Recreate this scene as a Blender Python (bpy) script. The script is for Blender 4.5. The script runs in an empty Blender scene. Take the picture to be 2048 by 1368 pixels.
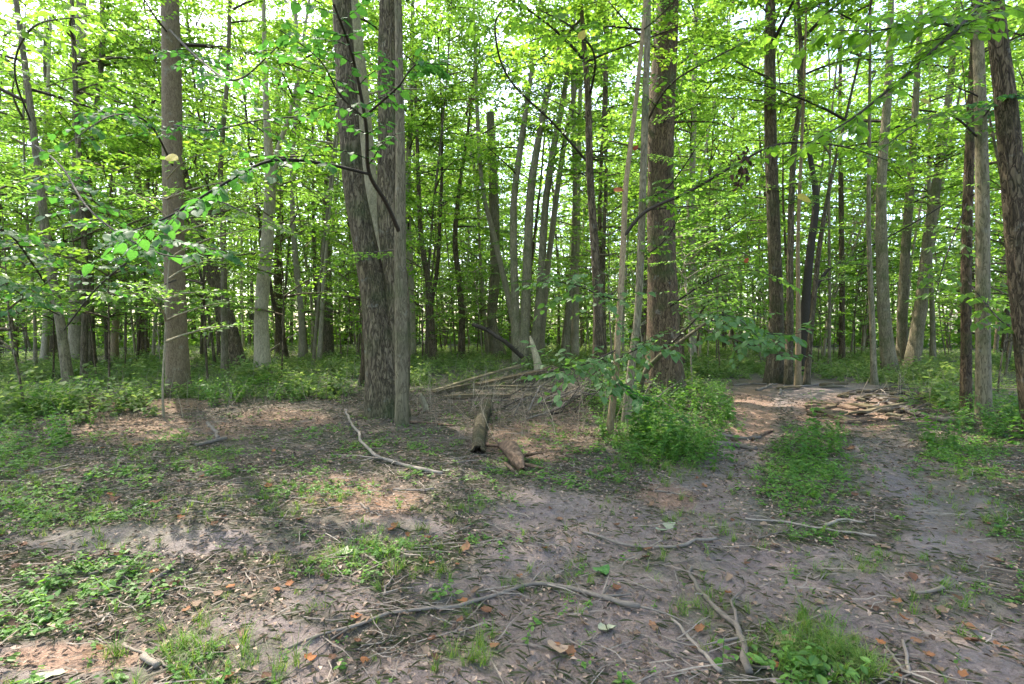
import bpy, math, random
import numpy as np
from mathutils import Vector, Matrix

random.seed(7)
RNG = np.random.default_rng(7)
SC = bpy.context.scene
COL = SC.collection

# ------------------------------------------------------------------ camera, sky, sun, exposure
CAM_H, FPX, PITCH = 1.5, 1024.0, math.radians(-1.2)
cam_data = bpy.data.cameras.new('camera')
cam_data.sensor_width = 36.0
cam_data.lens = 18.0
cam_data.clip_start = 0.05
cam_data.clip_end = 1200.0
cam = bpy.data.objects.new('camera', cam_data)
COL.objects.link(cam)
cam.location = (0, 0, CAM_H)
cam.rotation_euler = (math.pi / 2 + PITCH, 0, 0)
SC.camera = cam

SUN_EL, SUN_AZ = math.radians(58), math.radians(-38)      # azimuth clockwise from +Y
SUN_DIR = np.array([math.sin(SUN_AZ) * math.cos(SUN_EL), math.cos(SUN_AZ) * math.cos(SUN_EL), math.sin(SUN_EL)])
world = bpy.data.worlds.new('World')
SC.world = world
world.use_nodes = True
wn = world.node_tree
wbg = wn.nodes['Background']
sky = wn.nodes.new('ShaderNodeTexSky')
sky.sky_type = 'NISHITA'
sky.sun_disc = False
sky.sun_elevation = SUN_EL
sky.sun_rotation = SUN_AZ
sky.dust_density = 3.0
sky.ozone_density = 0.6
wn.links.new(sky.outputs[0], wbg.inputs[0])
wbg.inputs[1].default_value = 0.15
sd = bpy.data.lights.new('sun', 'SUN')
sd.energy = 2.0
sd.angle = math.radians(0.53)
sd.color = (1.0, 0.94, 0.83)
sun = bpy.data.objects.new('sun', sd)
COL.objects.link(sun)
sun.location = (0, 0, 60)
sun.rotation_euler = Vector(SUN_DIR).to_track_quat('Z', 'Y').to_euler()

SC.view_settings.view_transform = 'Standard'
SC.view_settings.look = 'None'
SC.view_settings.gamma = 1.0
SC.view_settings.exposure = 2.68
SC.view_settings.use_curve_mapping = False
SC.render.engine = 'CYCLES'
cy = SC.cycles
cy.max_bounces = 8
cy.diffuse_bounces = 6
cy.glossy_bounces = 2
cy.transmission_bounces = 4
cy.transparent_max_bounces = 4
cy.sample_clamp_indirect = 10.0
cy.caustics_reflective = False
cy.caustics_refractive = False
try:
    cy.use_denoising = True
    cy.denoiser = 'OPENIMAGEDENOISE'
except Exception:
    pass

# ------------------------------------------------------------------ noise and projection helpers
def _hash(ix, iy, seed):
    h = (ix.astype(np.int64) * 374761393 + iy.astype(np.int64) * 668265263 + seed * 2147483647) & 0xFFFFFFFF
    h = ((h ^ (h >> 13)) * 1274126177) & 0xFFFFFFFF
    h = h ^ (h >> 16)
    return (h & 0xFFFFFF) / float(0xFFFFFF)

def vnoise(x, y, seed=0):
    x = np.asarray(x, float); y = np.asarray(y, float)
    ix = np.floor(x); iy = np.floor(y)
    fx = x - ix; fy = y - iy
    fx = fx * fx * (3 - 2 * fx); fy = fy * fy * (3 - 2 * fy)
    a = _hash(ix, iy, seed); b = _hash(ix + 1, iy, seed)
    c = _hash(ix, iy + 1, seed); d = _hash(ix + 1, iy + 1, seed)
    return (a * (1 - fx) + b * fx) * (1 - fy) + (c * (1 - fx) + d * fx) * fy

def fbm(x, y, seed=0, octv=3):
    s = 0; amp = 1; tot = 0
    for k in range(octv):
        s = s + amp * vnoise(x * 2 ** k + 13.7 * k, y * 2 ** k - 7.1 * k, seed + k)
        tot += amp; amp *= 0.5
    return s / tot - 0.5

def seg_dist(x, y, pts):
    d = np.full(np.shape(x), 1e9)
    for (x0, y0), (x1, y1) in zip(pts[:-1], pts[1:]):
        dx, dy = x1 - x0, y1 - y0
        t = np.clip(((x - x0) * dx + (y - y0) * dy) / (dx * dx + dy * dy), 0, 1)
        d = np.minimum(d, np.hypot(x - x0 - t * dx, y - y0 - t * dy))
    return d

def flat(u, v, z=0.0):
    """pixel of the 2048 wide photograph -> point at height z"""
    c, s = math.cos(PITCH), math.sin(PITCH)
    X = (u - 1024) / FPX; Y = -(v - 684) / FPX
    dy = c - s * Y; dz = s + c * Y
    t = (z - CAM_H) / min(dz, -1e-3)
    return X * t, dy * t

def proj(x, y, z=0.0):
    c, s = math.cos(PITCH), math.sin(PITCH)
    dz = z - CAM_H
    d = y * c + dz * s
    h = -y * s + dz * c
    d = np.where(np.abs(d) < 1e-3, 1e-3, d)
    u = 1024 + FPX * x / d
    v = 684 - FPX * h / d
    bad = d < 0.3
    return np.where(bad, -9999, u), np.where(bad, -9999, v)

RUTS = [[flat(1545, 800), flat(1490, 900), flat(1380, 1010), flat(1150, 1130), flat(760, 1290), flat(500, 1500)],
        [flat(1720, 830), flat(1850, 960), flat(1960, 1120), flat(2150, 1320)],
        [flat(1180, 1030), flat(700, 1080), flat(250, 1090), flat(-300, 1130)],
        [flat(1500, 1110), flat(1750, 1180), flat(2100, 1290)]]

def height(x, y):
    x = np.asarray(x, float); y = np.asarray(y, float)
    r = np.hypot(x, y)
    h = 0.20 * fbm(x * 0.16, y * 0.16, 3, 2) * np.clip((r - 6) / 10, 0, 1)
    h = h + 0.07 * fbm(x * 0.7, y * 0.7, 11, 2)
    h = h + 0.030 * fbm(x * 2.6, y * 2.6, 21, 3)
    h = h + 0.018 * fbm(x * 11, y * 11, 31, 2)
    for k, R in enumerate(RUTS):
        d = seg_dist(x, y, R) + 0.10 * fbm(x * 2, y * 2, 50 + k, 2)
        h = h - 0.032 * np.exp(-(d / 0.22) ** 2) + 0.020 * np.exp(-((d - 0.38) / 0.12) ** 2)
    for (u, v, ra, hh) in [(220, 815, .75, .22), (350, 815, .6, .13), (150, 835, .5, .1), (1650, 775, 1.3, .12), (1200, 815, 1.2, .16),
                           (1060, 975, .35, .05), (760, 850, .8, .08)]:
        px, py = flat(u, v)
        h = h + hh * np.exp(-((x - px) ** 2 + (y - py) ** 2) / ra ** 2)
    return h

def hz(x, y):
    return float(height(np.array([x]), np.array([y]))[0])

def G(u, v, up=0.0):
    z = 0.0
    for _ in range(6):
        x, y = flat(u, v, z)
        z = 0.5 * z + 0.5 * hz(x, y)
    return Vector((x, y, hz(x, y) + up))

def P(u, v, d):
    """pixel at distance d along the view axis"""
    c, s = math.cos(PITCH), math.sin(PITCH)
    X = (u - 1024) / FPX * d; Y = -(v - 684) / FPX * d
    return Vector((X, d * c - s * Y, CAM_H + d * s + c * Y))

def depth_of(v):
    return CAM_H * FPX / (v - 662.5)

# masks over the ground, patches listed as (u, v, half width, half height) in the photograph
MUD = [(1130, 1265, 270, 120), (650, 1195, 115, 45), (560, 1320, 120, 45), (1280, 1055, 330, 42), (1120, 1010, 170, 30), (1700, 1165, 330, 48),
       (1960, 1300, 190, 95), (90, 1325, 260, 50), (1500, 850, 60, 70), (1400, 960, 110, 40), (1820, 960, 130, 55), (330, 1078, 300, 24),
       (1650, 800, 150, 30), (800, 1050, 110, 25), (1450, 1130, 190, 30), (1900, 1100, 130, 40), (1280, 1180, 150, 50), (1330, 1290, 160, 90), (1500, 1190, 260, 60), (1820, 1230, 240, 60), (1900, 1020, 110, 60), (1470, 920, 60, 90), (1120, 1110, 200, 50), (960, 1160, 160, 40), (520, 1270, 160, 50), (860, 1330, 170, 50), (1600, 1120, 260, 40), (1760, 920, 90, 60), (1420, 1020, 120, 60)]
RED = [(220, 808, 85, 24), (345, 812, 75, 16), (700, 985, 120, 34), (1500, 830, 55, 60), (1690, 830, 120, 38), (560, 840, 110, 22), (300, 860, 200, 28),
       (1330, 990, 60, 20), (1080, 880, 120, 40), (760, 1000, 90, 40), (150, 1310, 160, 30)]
HERB = [(1620, 930, 110, 75), (1560, 1000, 110, 60), (1690, 980, 60, 40), (210, 1165, 190, 62), (60, 1220, 110, 70), (1300, 880, 110, 60), (1400, 850, 75, 80),
        (1960, 880, 140, 60), (2010, 1045, 60, 38), (1900, 930, 100, 45), (340, 880, 40, 22), (290, 905, 30, 18), (1130, 965, 60, 30), (980, 1000, 60, 20),
        (1620, 1345, 120, 40), (830, 1105, 90, 30), (560, 1060, 60, 22), (130, 990, 90, 30), (240, 960, 110, 30), (640, 870, 80, 20), (30, 900, 90, 60),
        (60, 1000, 120, 40), (420, 940, 100, 24), (750, 900, 60, 24), (1180, 900, 90, 26), (1500, 1340, 80, 26), (20, 1110, 80, 20), (900, 1190, 60, 22)]
GRASS = [(1650, 1320, 90, 50), (1560, 1290, 80, 30), (400, 1335, 90, 40), (700, 1120, 200, 26), (850, 1130, 110, 32), (960, 1300, 60, 28), (780, 1060, 90, 25),
         (1560, 1060, 170, 24), (1400, 1030, 90, 18), (620, 1230, 60, 24), (1350, 940, 70, 28), (330, 900, 160, 40), (560, 1000, 170, 40), (200, 1040, 260, 60),
         (1780, 1130, 190, 22), (1460, 1230, 120, 50), (1900, 1200, 150, 26), (1100, 1150, 110, 22), (480, 1300, 90, 40), (900, 1010, 100, 16), (1330, 1130, 130, 20),
         (250, 1330, 120, 30), (1330, 880, 120, 60), (1620, 950, 120, 80), (1230, 1120, 120, 20), (30, 950, 120, 60), (1950, 1000, 120, 60), (480, 1190, 120, 24)]

def blobs(u, v, L, soft=0.45):
    m = np.zeros(np.shape(u))
    for (a, b, ra, rb) in L:
        q = np.sqrt(((u - a) / ra) ** 2 + ((v - b) / rb) ** 2)
        m = np.maximum(m, np.clip((1.15 - q) / soft, 0, 1))
    return m

def mask(x, y, L, seed=0, edge=0.35, soft=0.45):
    u, v = proj(x, y, 0.0)
    n = fbm(x * 2.2, y * 2.2, 90 + seed, 3)
    m = blobs(u, v, L, soft)
    return np.clip(m + edge * n * 2 * (m > 0.01), 0, 1)

# ------------------------------------------------------------------ mesh helpers
class MB:
    """collects vertices, faces of 3 or 4 corners and material indices; links ONE mesh object"""
    def __init__(s):
        s.v = []; s.q = []; s.t = []; s.qm = []; s.tm = []; s.n = 0
    def add(s, v, quads=None, tris=None, mi=0):
        v = np.asarray(v, float).reshape(-1, 3)
        if quads is not None and len(quads):
            q = np.asarray(quads, np.int64).reshape(-1, 4) + s.n
            s.q.append(q); s.qm.append(np.full(len(q), mi, np.int32))
        if tris is not None and len(tris):
            t = np.asarray(tris, np.int64).reshape(-1, 3) + s.n
            s.t.append(t); s.tm.append(np.full(len(t), mi, np.int32))
        s.v.append(v); s.n += len(v)
    def tube(s, pts, rad, sides=5, mi=0, cap=False):
        pts = np.asarray([tuple(p) for p in pts], float); rad = np.asarray(rad, float)
        n = len(pts)
        T = np.gradient(pts, axis=0)
        T /= np.linalg.norm(T, axis=1)[:, None] + 1e-9
        ref = np.array([0.31, 0.95, 0.05]) if abs(T[:, 2]).mean() > 0.6 else np.array([0.02, 0.03, 1.0])
        A = np.cross(T, ref); A /= np.linalg.norm(A, axis=1)[:, None] + 1e-9
        B = np.cross(T, A)
        th = np.arange(sides) * 2 * math.pi / sides
        V = pts[:, None, :] + rad[:, None, None] * (A[:, None, :] * np.cos(th)[None, :, None] + B[:, None, :] * np.sin(th)[None, :, None])
        i = np.arange(n - 1)[:, None] * sides; j = np.arange(sides)[None, :]; j2 = (j + 1) % sides
        Q = np.stack([i + j, i + j2, i + sides + j2, i + sides + j], -1).reshape(-1, 4)
        Vf = V.reshape(-1, 3); tr = []
        if cap:
            Vf = np.vstack([Vf, pts[0], pts[-1]])
            c0, c1 = n * sides, n * sides + 1
            for k in range(sides):
                tr.append((c0, (k + 1) % sides, k)); tr.append((c1, (n - 1) * sides + k, (n - 1) * sides + (k + 1) % sides))
        s.add(Vf, Q, tr, mi)
    def mesh(s, name, mats, smooth=True):
        me = bpy.data.meshes.new(name)
        V = np.vstack(s.v)
        q = np.vstack(s.q) if s.q else np.zeros((0, 4), np.int64)
        t = np.vstack(s.t) if s.t else np.zeros((0, 3), np.int64)
        me.vertices.add(len(V)); me.vertices.foreach_set('co', V.astype(np.float32).ravel())
        nl = q.size + t.size
        me.loops.add(nl); me.loops.foreach_set('vertex_index', np.concatenate([q.ravel(), t.ravel()]).astype(np.int32))
        me.polygons.add(len(q) + len(t))
        me.polygons.foreach_set('loop_start', np.concatenate([np.arange(len(q)) * 4, q.size + np.arange(len(t)) * 3]).astype(np.int32))
        mi = np.concatenate((s.qm or [np.zeros(0, np.int32)]) + (s.tm or [np.zeros(0, np.int32)])).astype(np.int32)
        for m in mats: me.materials.append(m)
        me.polygons.foreach_set('material_index', mi)
        me.polygons.foreach_set('use_smooth', np.full(len(q) + len(t), smooth, bool))
        me.update(calc_edges=True)
        return me
    def build(s, name, mats, parent=None, smooth=True, **tags):
        if not isinstance(mats, (list, tuple)): mats = [mats]
        return link(name, s.mesh(name, mats, smooth), parent, **tags)

def link(name, data, parent=None, loc=None, **tags):
    o = bpy.data.objects.new(name, data)
    COL.objects.link(o)
    if parent is not None: o.parent = parent
    if loc is not None: o.location = loc
    for k, val in tags.items():
        if val is not None: o[k] = val
    return o

def thing(name, label, cat, loc=(0, 0, 0), group=None, rz=0.0):
    o = bpy.data.objects.new(name, None)
    o.empty_display_size = 0.2
    COL.objects.link(o)
    o.location = loc; o.rotation_euler = (0, 0, rz)
    o['label'] = label; o['category'] = cat
    if group: o['group'] = group
    return o

def frames(D, N):
    """rows: along, across, normal for many leaves"""
    D = D / (np.linalg.norm(D, axis=1)[:, None] + 1e-9)
    S = np.cross(N, D); S /= np.linalg.norm(S, axis=1)[:, None] + 1e-9
    Z = np.cross(D, S)
    return np.stack([D, S, Z], 1)

LEAF6 = np.array([[0, 0, 0], [.28, .30, .07], [.68, .27, .03], [1.0, 0, -.10], [.68, -.27, .03], [.28, -.30, .07]])
LEAF6Q = np.array([[0, 3, 2, 1], [0, 5, 4, 3]])
LEAF4 = np.array([[0, 0, 0], [.45, .34, .08], [1.0, 0, -.06], [.45, -.34, .08]])
LEAF4T = np.array([[0, 2, 1], [0, 3, 2]])

def scatter(mb, tv, tq, tt, Pp, R, S, mi=0):
    """copies of a small template, real geometry"""
    n = len(Pp)
    if n == 0: return
    V = np.einsum('vk,nkj->nvj', tv, R) * np.asarray(S).reshape(-1, 1, 1) + Pp[:, None, :]
    off = (np.arange(n) * len(tv))[:, None, None]
    q = (tq[None] + off).reshape(-1, 4) if tq is not None and len(tq) else None
    t = (tt[None] + off).reshape(-1, 3) if tt is not None and len(tt) else None
    mb.add(V.reshape(-1, 3), q, t, mi)

def yawR(a, tilt=0.0):
    n = len(a); R = np.zeros((n, 3, 3))
    t = np.asarray(tilt) * np.ones(n); b = RNG.uniform(0, 6.28, n)
    up = np.stack([np.sin(t) * np.cos(b), np.sin(t) * np.sin(b), np.cos(t)], 1)
    X = np.stack([np.cos(a), np.sin(a), np.zeros(n)], 1)
    return frames(X - up * (X * up).sum(1)[:, None], up)

# ------------------------------------------------------------------ materials
def newmat(name):
    m = bpy.data.materials.new(name); m.use_nodes = True
    nt = m.node_tree; nt.nodes.clear()
    out = nt.nodes.new('ShaderNodeOutputMaterial')
    return m, nt, out

def N(nt, typ, **kw):
    n = nt.nodes.new(typ)
    for k, v in kw.items():
        if k.startswith('i_'):
            key = k[2:]
            n.inputs[int(key) if key.isdigit() else key.replace('_', ' ')].default_value = v
        else: setattr(n, k, v)
    return n

def ramp(nt, stops, inter='LINEAR'):
    r = nt.nodes.new('ShaderNodeValToRGB'); r.color_ramp.interpolation = inter
    e = r.color_ramp.elements
    while len(e) < len(stops): e.new(0.5)
    for k, (p, c) in enumerate(stops):
        e[k].position = p; e[k].color = (*c, 1)
    return r

def mixc(nt, fac, a, b, mode='MIX'):
    m = nt.nodes.new('ShaderNodeMix'); m.data_type = 'RGBA'; m.blend_type = mode
    for sock, val in ((m.inputs[0], fac), (m.inputs[6], a), (m.inputs[7], b)):
        if hasattr(val, 'links'): nt.links.new(val, sock)
        elif isinstance(val, tuple): sock.default_value = (*val, 1)
        else: sock.default_value = val
    return m.outputs[2]

def leaf_mat(name, cols, tcol, trans=0.45, rough=0.42, spec=0.4):
    """cols: stops over the leaves of a plant; tcol: tint of the light that passes through"""
    m, nt, out = newmat(name)
    geo = N(nt, 'ShaderNodeNewGeometry'); oi = N(nt, 'ShaderNodeObjectInfo')
    add = N(nt, 'ShaderNodeMath', operation='ADD'); nt.links.new(geo.outputs['Random Per Island'], add.inputs[0])
    sc = N(nt, 'ShaderNodeMath', operation='MULTIPLY', i_1=0.35); nt.links.new(oi.outputs['Random'], sc.inputs[0]); nt.links.new(sc.outputs[0], add.inputs[1])
    dv = N(nt, 'ShaderNodeMath', operation='DIVIDE', i_1=1.35); nt.links.new(add.outputs[0], dv.inputs[0])
    r = ramp(nt, [(k / (len(cols) - 1), c) for k, c in enumerate(cols)]); nt.links.new(dv.outputs[0], r.inputs[0])
    tx = N(nt, 'ShaderNodeTexCoord'); no = N(nt, 'ShaderNodeTexNoise', i_Scale=18.0, i_Detail=2.0); nt.links.new(tx.outputs['Object'], no.inputs['Vector'])
    r2 = ramp(nt, [(.35, (.78, .78, .78)), (.65, (1.2, 1.2, 1.2))]); nt.links.new(no.outputs[0], r2.inputs[0])
    c = mixc(nt, 1.0, r.outputs[0], r2.outputs[0], 'MULTIPLY')
    b = N(nt, 'ShaderNodeBsdfPrincipled'); b.inputs['Roughness'].default_value = rough; b.inputs['Specular IOR Level'].default_value = spec
    nt.links.new(c, b.inputs['Base Color'])
    tr = N(nt, 'ShaderNodeBsdfTranslucent')
    nt.links.new(mixc(nt, 1.0, c, tcol, 'MULTIPLY'), tr.inputs[0])
    mx = N(nt, 'ShaderNodeMixShader', i_0=trans)
    nt.links.new(b.outputs[0], mx.inputs[1]); nt.links.new(tr.outputs[0], mx.inputs[2]); nt.links.new(mx.outputs[0], out.inputs[0])
    return m

def bark_mat(name, dark, light, sx=14.0, sz=1.6, bump=0.5, moss=0.15, mosscol=(.06, .085, .025), dist=0.03):
    dark = (dark[0] * 1.12, dark[1] * 1.0, dark[2] * .86); light = (light[0] * 1.14, light[1] * 1.02, light[2] * .84)
    m, nt, out = newmat(name)
    tx = N(nt, 'ShaderNodeTexCoord'); oi = N(nt, 'ShaderNodeObjectInfo')
    mp = N(nt, 'ShaderNodeMapping'); mp.inputs['Scale'].default_value = (sx, sx, sz); nt.links.new(tx.outputs['Object'], mp.inputs[0])
    n1 = N(nt, 'ShaderNodeTexNoise', i_Scale=1.0, i_Detail=6.0, i_Roughness=.65, i_Distortion=.6); nt.links.new(mp.outputs[0], n1.inputs['Vector'])
    mp2 = N(nt, 'ShaderNodeMapping'); mp2.inputs['Scale'].default_value = (sx * 1.3, sx * 1.3, sz * 1.5); nt.links.new(tx.outputs['Object'], mp2.inputs[0])
    vo = N(nt, 'ShaderNodeTexNoise', i_Scale=.8, i_Detail=4.0, i_Roughness=.55, i_Distortion=1.2); nt.links.new(mp2.outputs[0], vo.inputs['Vector'])
    sb = N(nt, 'ShaderNodeMath', operation='SUBTRACT', i_1=.5); nt.links.new(vo.outputs[0], sb.inputs[0])
    ab = N(nt, 'ShaderNodeMath', operation='ABSOLUTE'); nt.links.new(sb.outputs[0], ab.inputs[0])
    r = ramp(nt, [(.28, dark), (.72, light)]); nt.links.new(n1.outputs[0], r.inputs[0])
    rv = ramp(nt, [(0.0, (.30, .28, .26)), (.075, (1, 1, 1))]); nt.links.new(ab.outputs[0], rv.inputs[0])
    c = mixc(nt, min(1.0, bump * 1.5), r.outputs[0], mixc(nt, 1.0, r.outputs[0], rv.outputs[0], 'MULTIPLY'))
    n2 = N(nt, 'ShaderNodeTexNoise', i_Scale=1.7, i_Detail=4.0); nt.links.new(tx.outputs['Object'], n2.inputs['Vector'])
    r2 = ramp(nt, [(.50, (0, 0, 0)), (.68, (1, 1, 1))]); nt.links.new(n2.outputs[0], r2.inputs[0])
    mm = N(nt, 'ShaderNodeMath', operation='MULTIPLY', i_1=moss * 2.2); nt.links.new(r2.outputs[0], mm.inputs[0])
    c = mixc(nt, mm.outputs[0], c, mosscol)
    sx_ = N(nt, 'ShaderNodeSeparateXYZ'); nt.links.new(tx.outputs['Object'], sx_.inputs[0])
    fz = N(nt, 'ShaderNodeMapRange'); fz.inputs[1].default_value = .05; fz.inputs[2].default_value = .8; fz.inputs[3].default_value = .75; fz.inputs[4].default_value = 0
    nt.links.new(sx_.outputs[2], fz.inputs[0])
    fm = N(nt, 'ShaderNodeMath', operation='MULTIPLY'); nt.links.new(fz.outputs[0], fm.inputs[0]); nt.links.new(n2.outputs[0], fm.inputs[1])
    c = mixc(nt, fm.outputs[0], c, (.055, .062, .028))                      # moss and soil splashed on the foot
    n4 = N(nt, 'ShaderNodeTexNoise', i_Scale=5.0, i_Detail=5.0, i_Roughness=.7); nt.links.new(tx.outputs['Object'], n4.inputs['Vector'])
    r4 = ramp(nt, [(.60, (0, 0, 0)), (.72, (.45, .45, .45))]); nt.links.new(n4.outputs[0], r4.inputs[0])
    c = mixc(nt, r4.outputs[0], c, (.30, .30, .26))                         # pale lichen flecks
    rr = ramp(nt, [(0, (.78, .76, .74)), (1, (1.2, 1.2, 1.18))]); nt.links.new(oi.outputs['Random'], rr.inputs[0])
    c = mixc(nt, 1.0, c, rr.outputs[0], 'MULTIPLY')
    b = N(nt, 'ShaderNodeBsdfPrincipled'); b.inputs['Roughness'].default_value = .9; b.inputs['Specular IOR Level'].default_value = .25
    nt.links.new(c, b.inputs['Base Color'])
    hs = mixc(nt, .5, n1.outputs[0], rv.outputs[0])
    bp = N(nt, 'ShaderNodeBump', i_Strength=bump, i_Distance=dist); nt.links.new(hs, bp.inputs['Height']); nt.links.new(bp.outputs[0], b.inputs['Normal'])
    nt.links.new(b.outputs[0], out.inputs[0])
    return m

def plain_mat(name, stops, rough=.85, scale=8.0, spec=.25, island=True, bump=.3, trans=0.0):
    m, nt, out = newmat(name)
    tx = N(nt, 'ShaderNodeTexCoord'); geo = N(nt, 'ShaderNodeNewGeometry'); oi = N(nt, 'ShaderNodeObjectInfo')
    no = N(nt, 'ShaderNodeTexNoise', i_Scale=scale, i_Detail=5.0, i_Roughness=.65); nt.links.new(tx.outputs['Object'], no.inputs['Vector'])
    r = ramp(nt, stops)
    if island:
        a = N(nt, 'ShaderNodeMath', operation='ADD'); nt.links.new(geo.outputs['Random Per Island'], a.inputs[0]); nt.links.new(oi.outputs['Random'], a.inputs[1])
        f = N(nt, 'ShaderNodeMath', operation='FRACT'); nt.links.new(a.outputs[0], f.inputs[0]); nt.links.new(f.outputs[0], r.inputs[0])
    else: nt.links.new(no.outputs[0], r.inputs[0])
    rn = ramp(nt, [(.3, (.7, .7, .7)), (.7, (1.25, 1.25, 1.25))]); nt.links.new(no.outputs[0], rn.inputs[0])
    c = mixc(nt, 1.0, r.outputs[0], rn.outputs[0], 'MULTIPLY')
    b = N(nt, 'ShaderNodeBsdfPrincipled'); b.inputs['Roughness'].default_value = rough; b.inputs['Specular IOR Level'].default_value = spec
    nt.links.new(c, b.inputs['Base Color'])
    bp = N(nt, 'ShaderNodeBump', i_Strength=bump, i_Distance=.01); nt.links.new(no.outputs[0], bp.inputs['Height']); nt.links.new(bp.outputs[0], b.inputs['Normal'])
    if trans:
        tr = N(nt, 'ShaderNodeBsdfTranslucent'); nt.links.new(c, tr.inputs[0])
        mx = N(nt, 'ShaderNodeMixShader', i_0=trans); nt.links.new(b.outputs[0], mx.inputs[1]); nt.links.new(tr.outputs[0], mx.inputs[2]); nt.links.new(mx.outputs[0], out.inputs[0])
    else: nt.links.new(b.outputs[0], out.inputs[0])
    return m

def ground_mat():
    m, nt, out = newmat('forest_soil')
    tx = N(nt, 'ShaderNodeTexCoord'); at = N(nt, 'ShaderNodeVertexColor', layer_name='cover')
    sep = N(nt, 'ShaderNodeSeparateColor'); nt.links.new(at.outputs[0], sep.inputs[0])
    def noise(s, d=5.0, r=.6, dis=0.0):
        n = N(nt, 'ShaderNodeTexNoise', i_Scale=s, i_Detail=d, i_Roughness=r, i_Distortion=dis); nt.links.new(tx.outputs['Object'], n.inputs['Vector']); return n.outputs[0]
    big, mid, fine, grit = noise(.9), noise(6, 6, .7, .4), noise(38, 6, .7, .5), noise(160, 3, .7)
    def R(src, st):
        r = ramp(nt, st); nt.links.new(src, r.inputs[0]); return r.outputs[0]
    dirt = R(fine, [(.28, (.048, .036, .029)), (.50, (.100, .075, .062)), (.72, (.17, .130, .108))])
    mud = R(mid, [(.28, (.135, .100, .087)), (.5, (.195, .149, .132)), (.75, (.265, .208, .184))])
    mud = mixc(nt, R(fine, [(.30, (.6, .6, .6)), (.45, (0, 0, 0))]), mud, (.085, .068, .062))
    mud = mixc(nt, R(big, [(.45, (0, 0, 0)), (.62, (.7, .7, .7))]), mud, (.145, .110, .110))
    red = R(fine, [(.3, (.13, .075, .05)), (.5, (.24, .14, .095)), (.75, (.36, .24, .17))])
    c = mixc(nt, sep.outputs[0], dirt, mud)
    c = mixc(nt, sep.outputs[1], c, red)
    mossc = R(fine, [(.3, (.028, .04, .014)), (.7, (.075, .095, .032))])
    c = mixc(nt, mixc(nt, 1.0, sep.outputs[2], R(mid, [(.4, (.15, .15, .15)), (.62, (.8, .8, .8))]), 'MULTIPLY'), c, mossc)
    c = mixc(nt, 1.0, c, R(grit, [(.3, (.72, .72, .72)), (.7, (1.25, 1.25, 1.25))]), 'MULTIPLY')
    b = N(nt, 'ShaderNodeBsdfPrincipled'); b.inputs['Specular IOR Level'].default_value = .35
    str_ = N(nt, 'ShaderNodeTexNoise', i_Scale=22.0, i_Detail=5.0, i_Roughness=.75, i_Distortion=2.2)
    nt.links.new(tx.outputs['Object'], str_.inputs['Vector'])
    c = mixc(nt, R(str_.outputs[0], [(.52, (0, 0, 0)), (.60, (.75, .75, .75))]), c, mixc(nt, 1.0, c, (.48, .46, .42), 'MULTIPLY'))
    nt.links.new(c, b.inputs['Base Color'])
    nt.links.new(mixc(nt, sep.outputs[0], (.95, .95, .95), R(mid, [(.35, (.42, .42, .42)), (.6, (.8, .8, .8))])), b.inputs['Roughness'])
    b1 = N(nt, 'ShaderNodeBump', i_Strength=.9, i_Distance=.022); nt.links.new(fine, b1.inputs['Height'])
    b2 = N(nt, 'ShaderNodeBump', i_Strength=.45, i_Distance=.05); nt.links.new(mid, b2.inputs['Height']); nt.links.new(b1.outputs[0], b2.inputs['Normal'])
    b3 = N(nt, 'ShaderNodeBump', i_Strength=.5, i_Distance=.006); nt.links.new(grit, b3.inputs['Height']); nt.links.new(b2.outputs[0], b3.inputs['Normal'])
    nt.links.new(b3.outputs[0], b.inputs['Normal']); nt.links.new(b.outputs[0], out.inputs[0])
    return m

M = {}
M['soil'] = ground_mat()
M['bark_smooth'] = bark_mat('bark_smooth_brown', (.115, .09, .068), (.24, .20, .16), 30, 9, .35, .08, dist=.012)
M['bark_ridge'] = bark_mat('bark_ridged_grey', (.070, .062, .048), (.23, .20, .155), 20, 3.4, 1.0, .25, dist=.04)
M['bark_deep'] = bark_mat('bark_deep_furrows', (.06, .048, .036), (.20, .165, .125), 17, 3.4, 1.0, .10, dist=.05)
M['bark_red'] = bark_mat('bark_reddish', (.060, .045, .033), (.165, .128, .092), 20, 4.0, .95, .35, dist=.035)
M['bark_grey'] = bark_mat('bark_grey_green', (.12, .115, .09), (.27, .25, .195), 18, 3.2, .5, .25, dist=.015)
M['bark_pale'] = bark_mat('bark_pale', (.19, .18, .145), (.38, .36, .30), 16, 5, .3, .12, dist=.008)
M['bark_warm'] = bark_mat('bark_warm_pale', (.17, .135, .095), (.34, .28, .20), 30, 10, .35, .12, dist=.006)
M['twig_dark'] = plain_mat('dark_twig', [(0, (.028, .022, .017)), (1, (.07, .055, .042))], .85, 30)
M['leaf_canopy'] = leaf_mat('canopy_leaf', [(.06, .12, .02), (.085, .16, .025), (.115, .195, .03), (.16, .22, .035)], (2.6, 2.7, 1.45), .52)
M['leaf_far'] = leaf_mat('far_leaf', [(.075, .135, .028), (.105, .175, .032), (.14, .21, .042)], (2.7, 2.8, 1.6), .55)
M['leaf_low'] = leaf_mat('understory_leaf', [(.06, .12, .03), (.085, .16, .036), (.12, .20, .045)], (2.9, 2.9, 1.6), .56)
M['leaf_blue'] = leaf_mat('broad_bluegreen_leaf', [(.065, .13, .04), (.09, .17, .052), (.12, .205, .065)], (1.8, 2.1, .9), .38, .5, .45)
M['leaf_deep'] = leaf_mat('broad_deep_green_leaf', [(.03, .095, .032), (.045, .125, .038), (.06, .15, .045)], (2.3, 2.5, 1.0), .48, .55, .35)
M['leaf_lime'] = leaf_mat('broad_lime_leaf', [(.07, .155, .026), (.095, .185, .03), (.125, .215, .04)], (2.5, 2.5, 1.2), .58, .4, .35)
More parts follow.
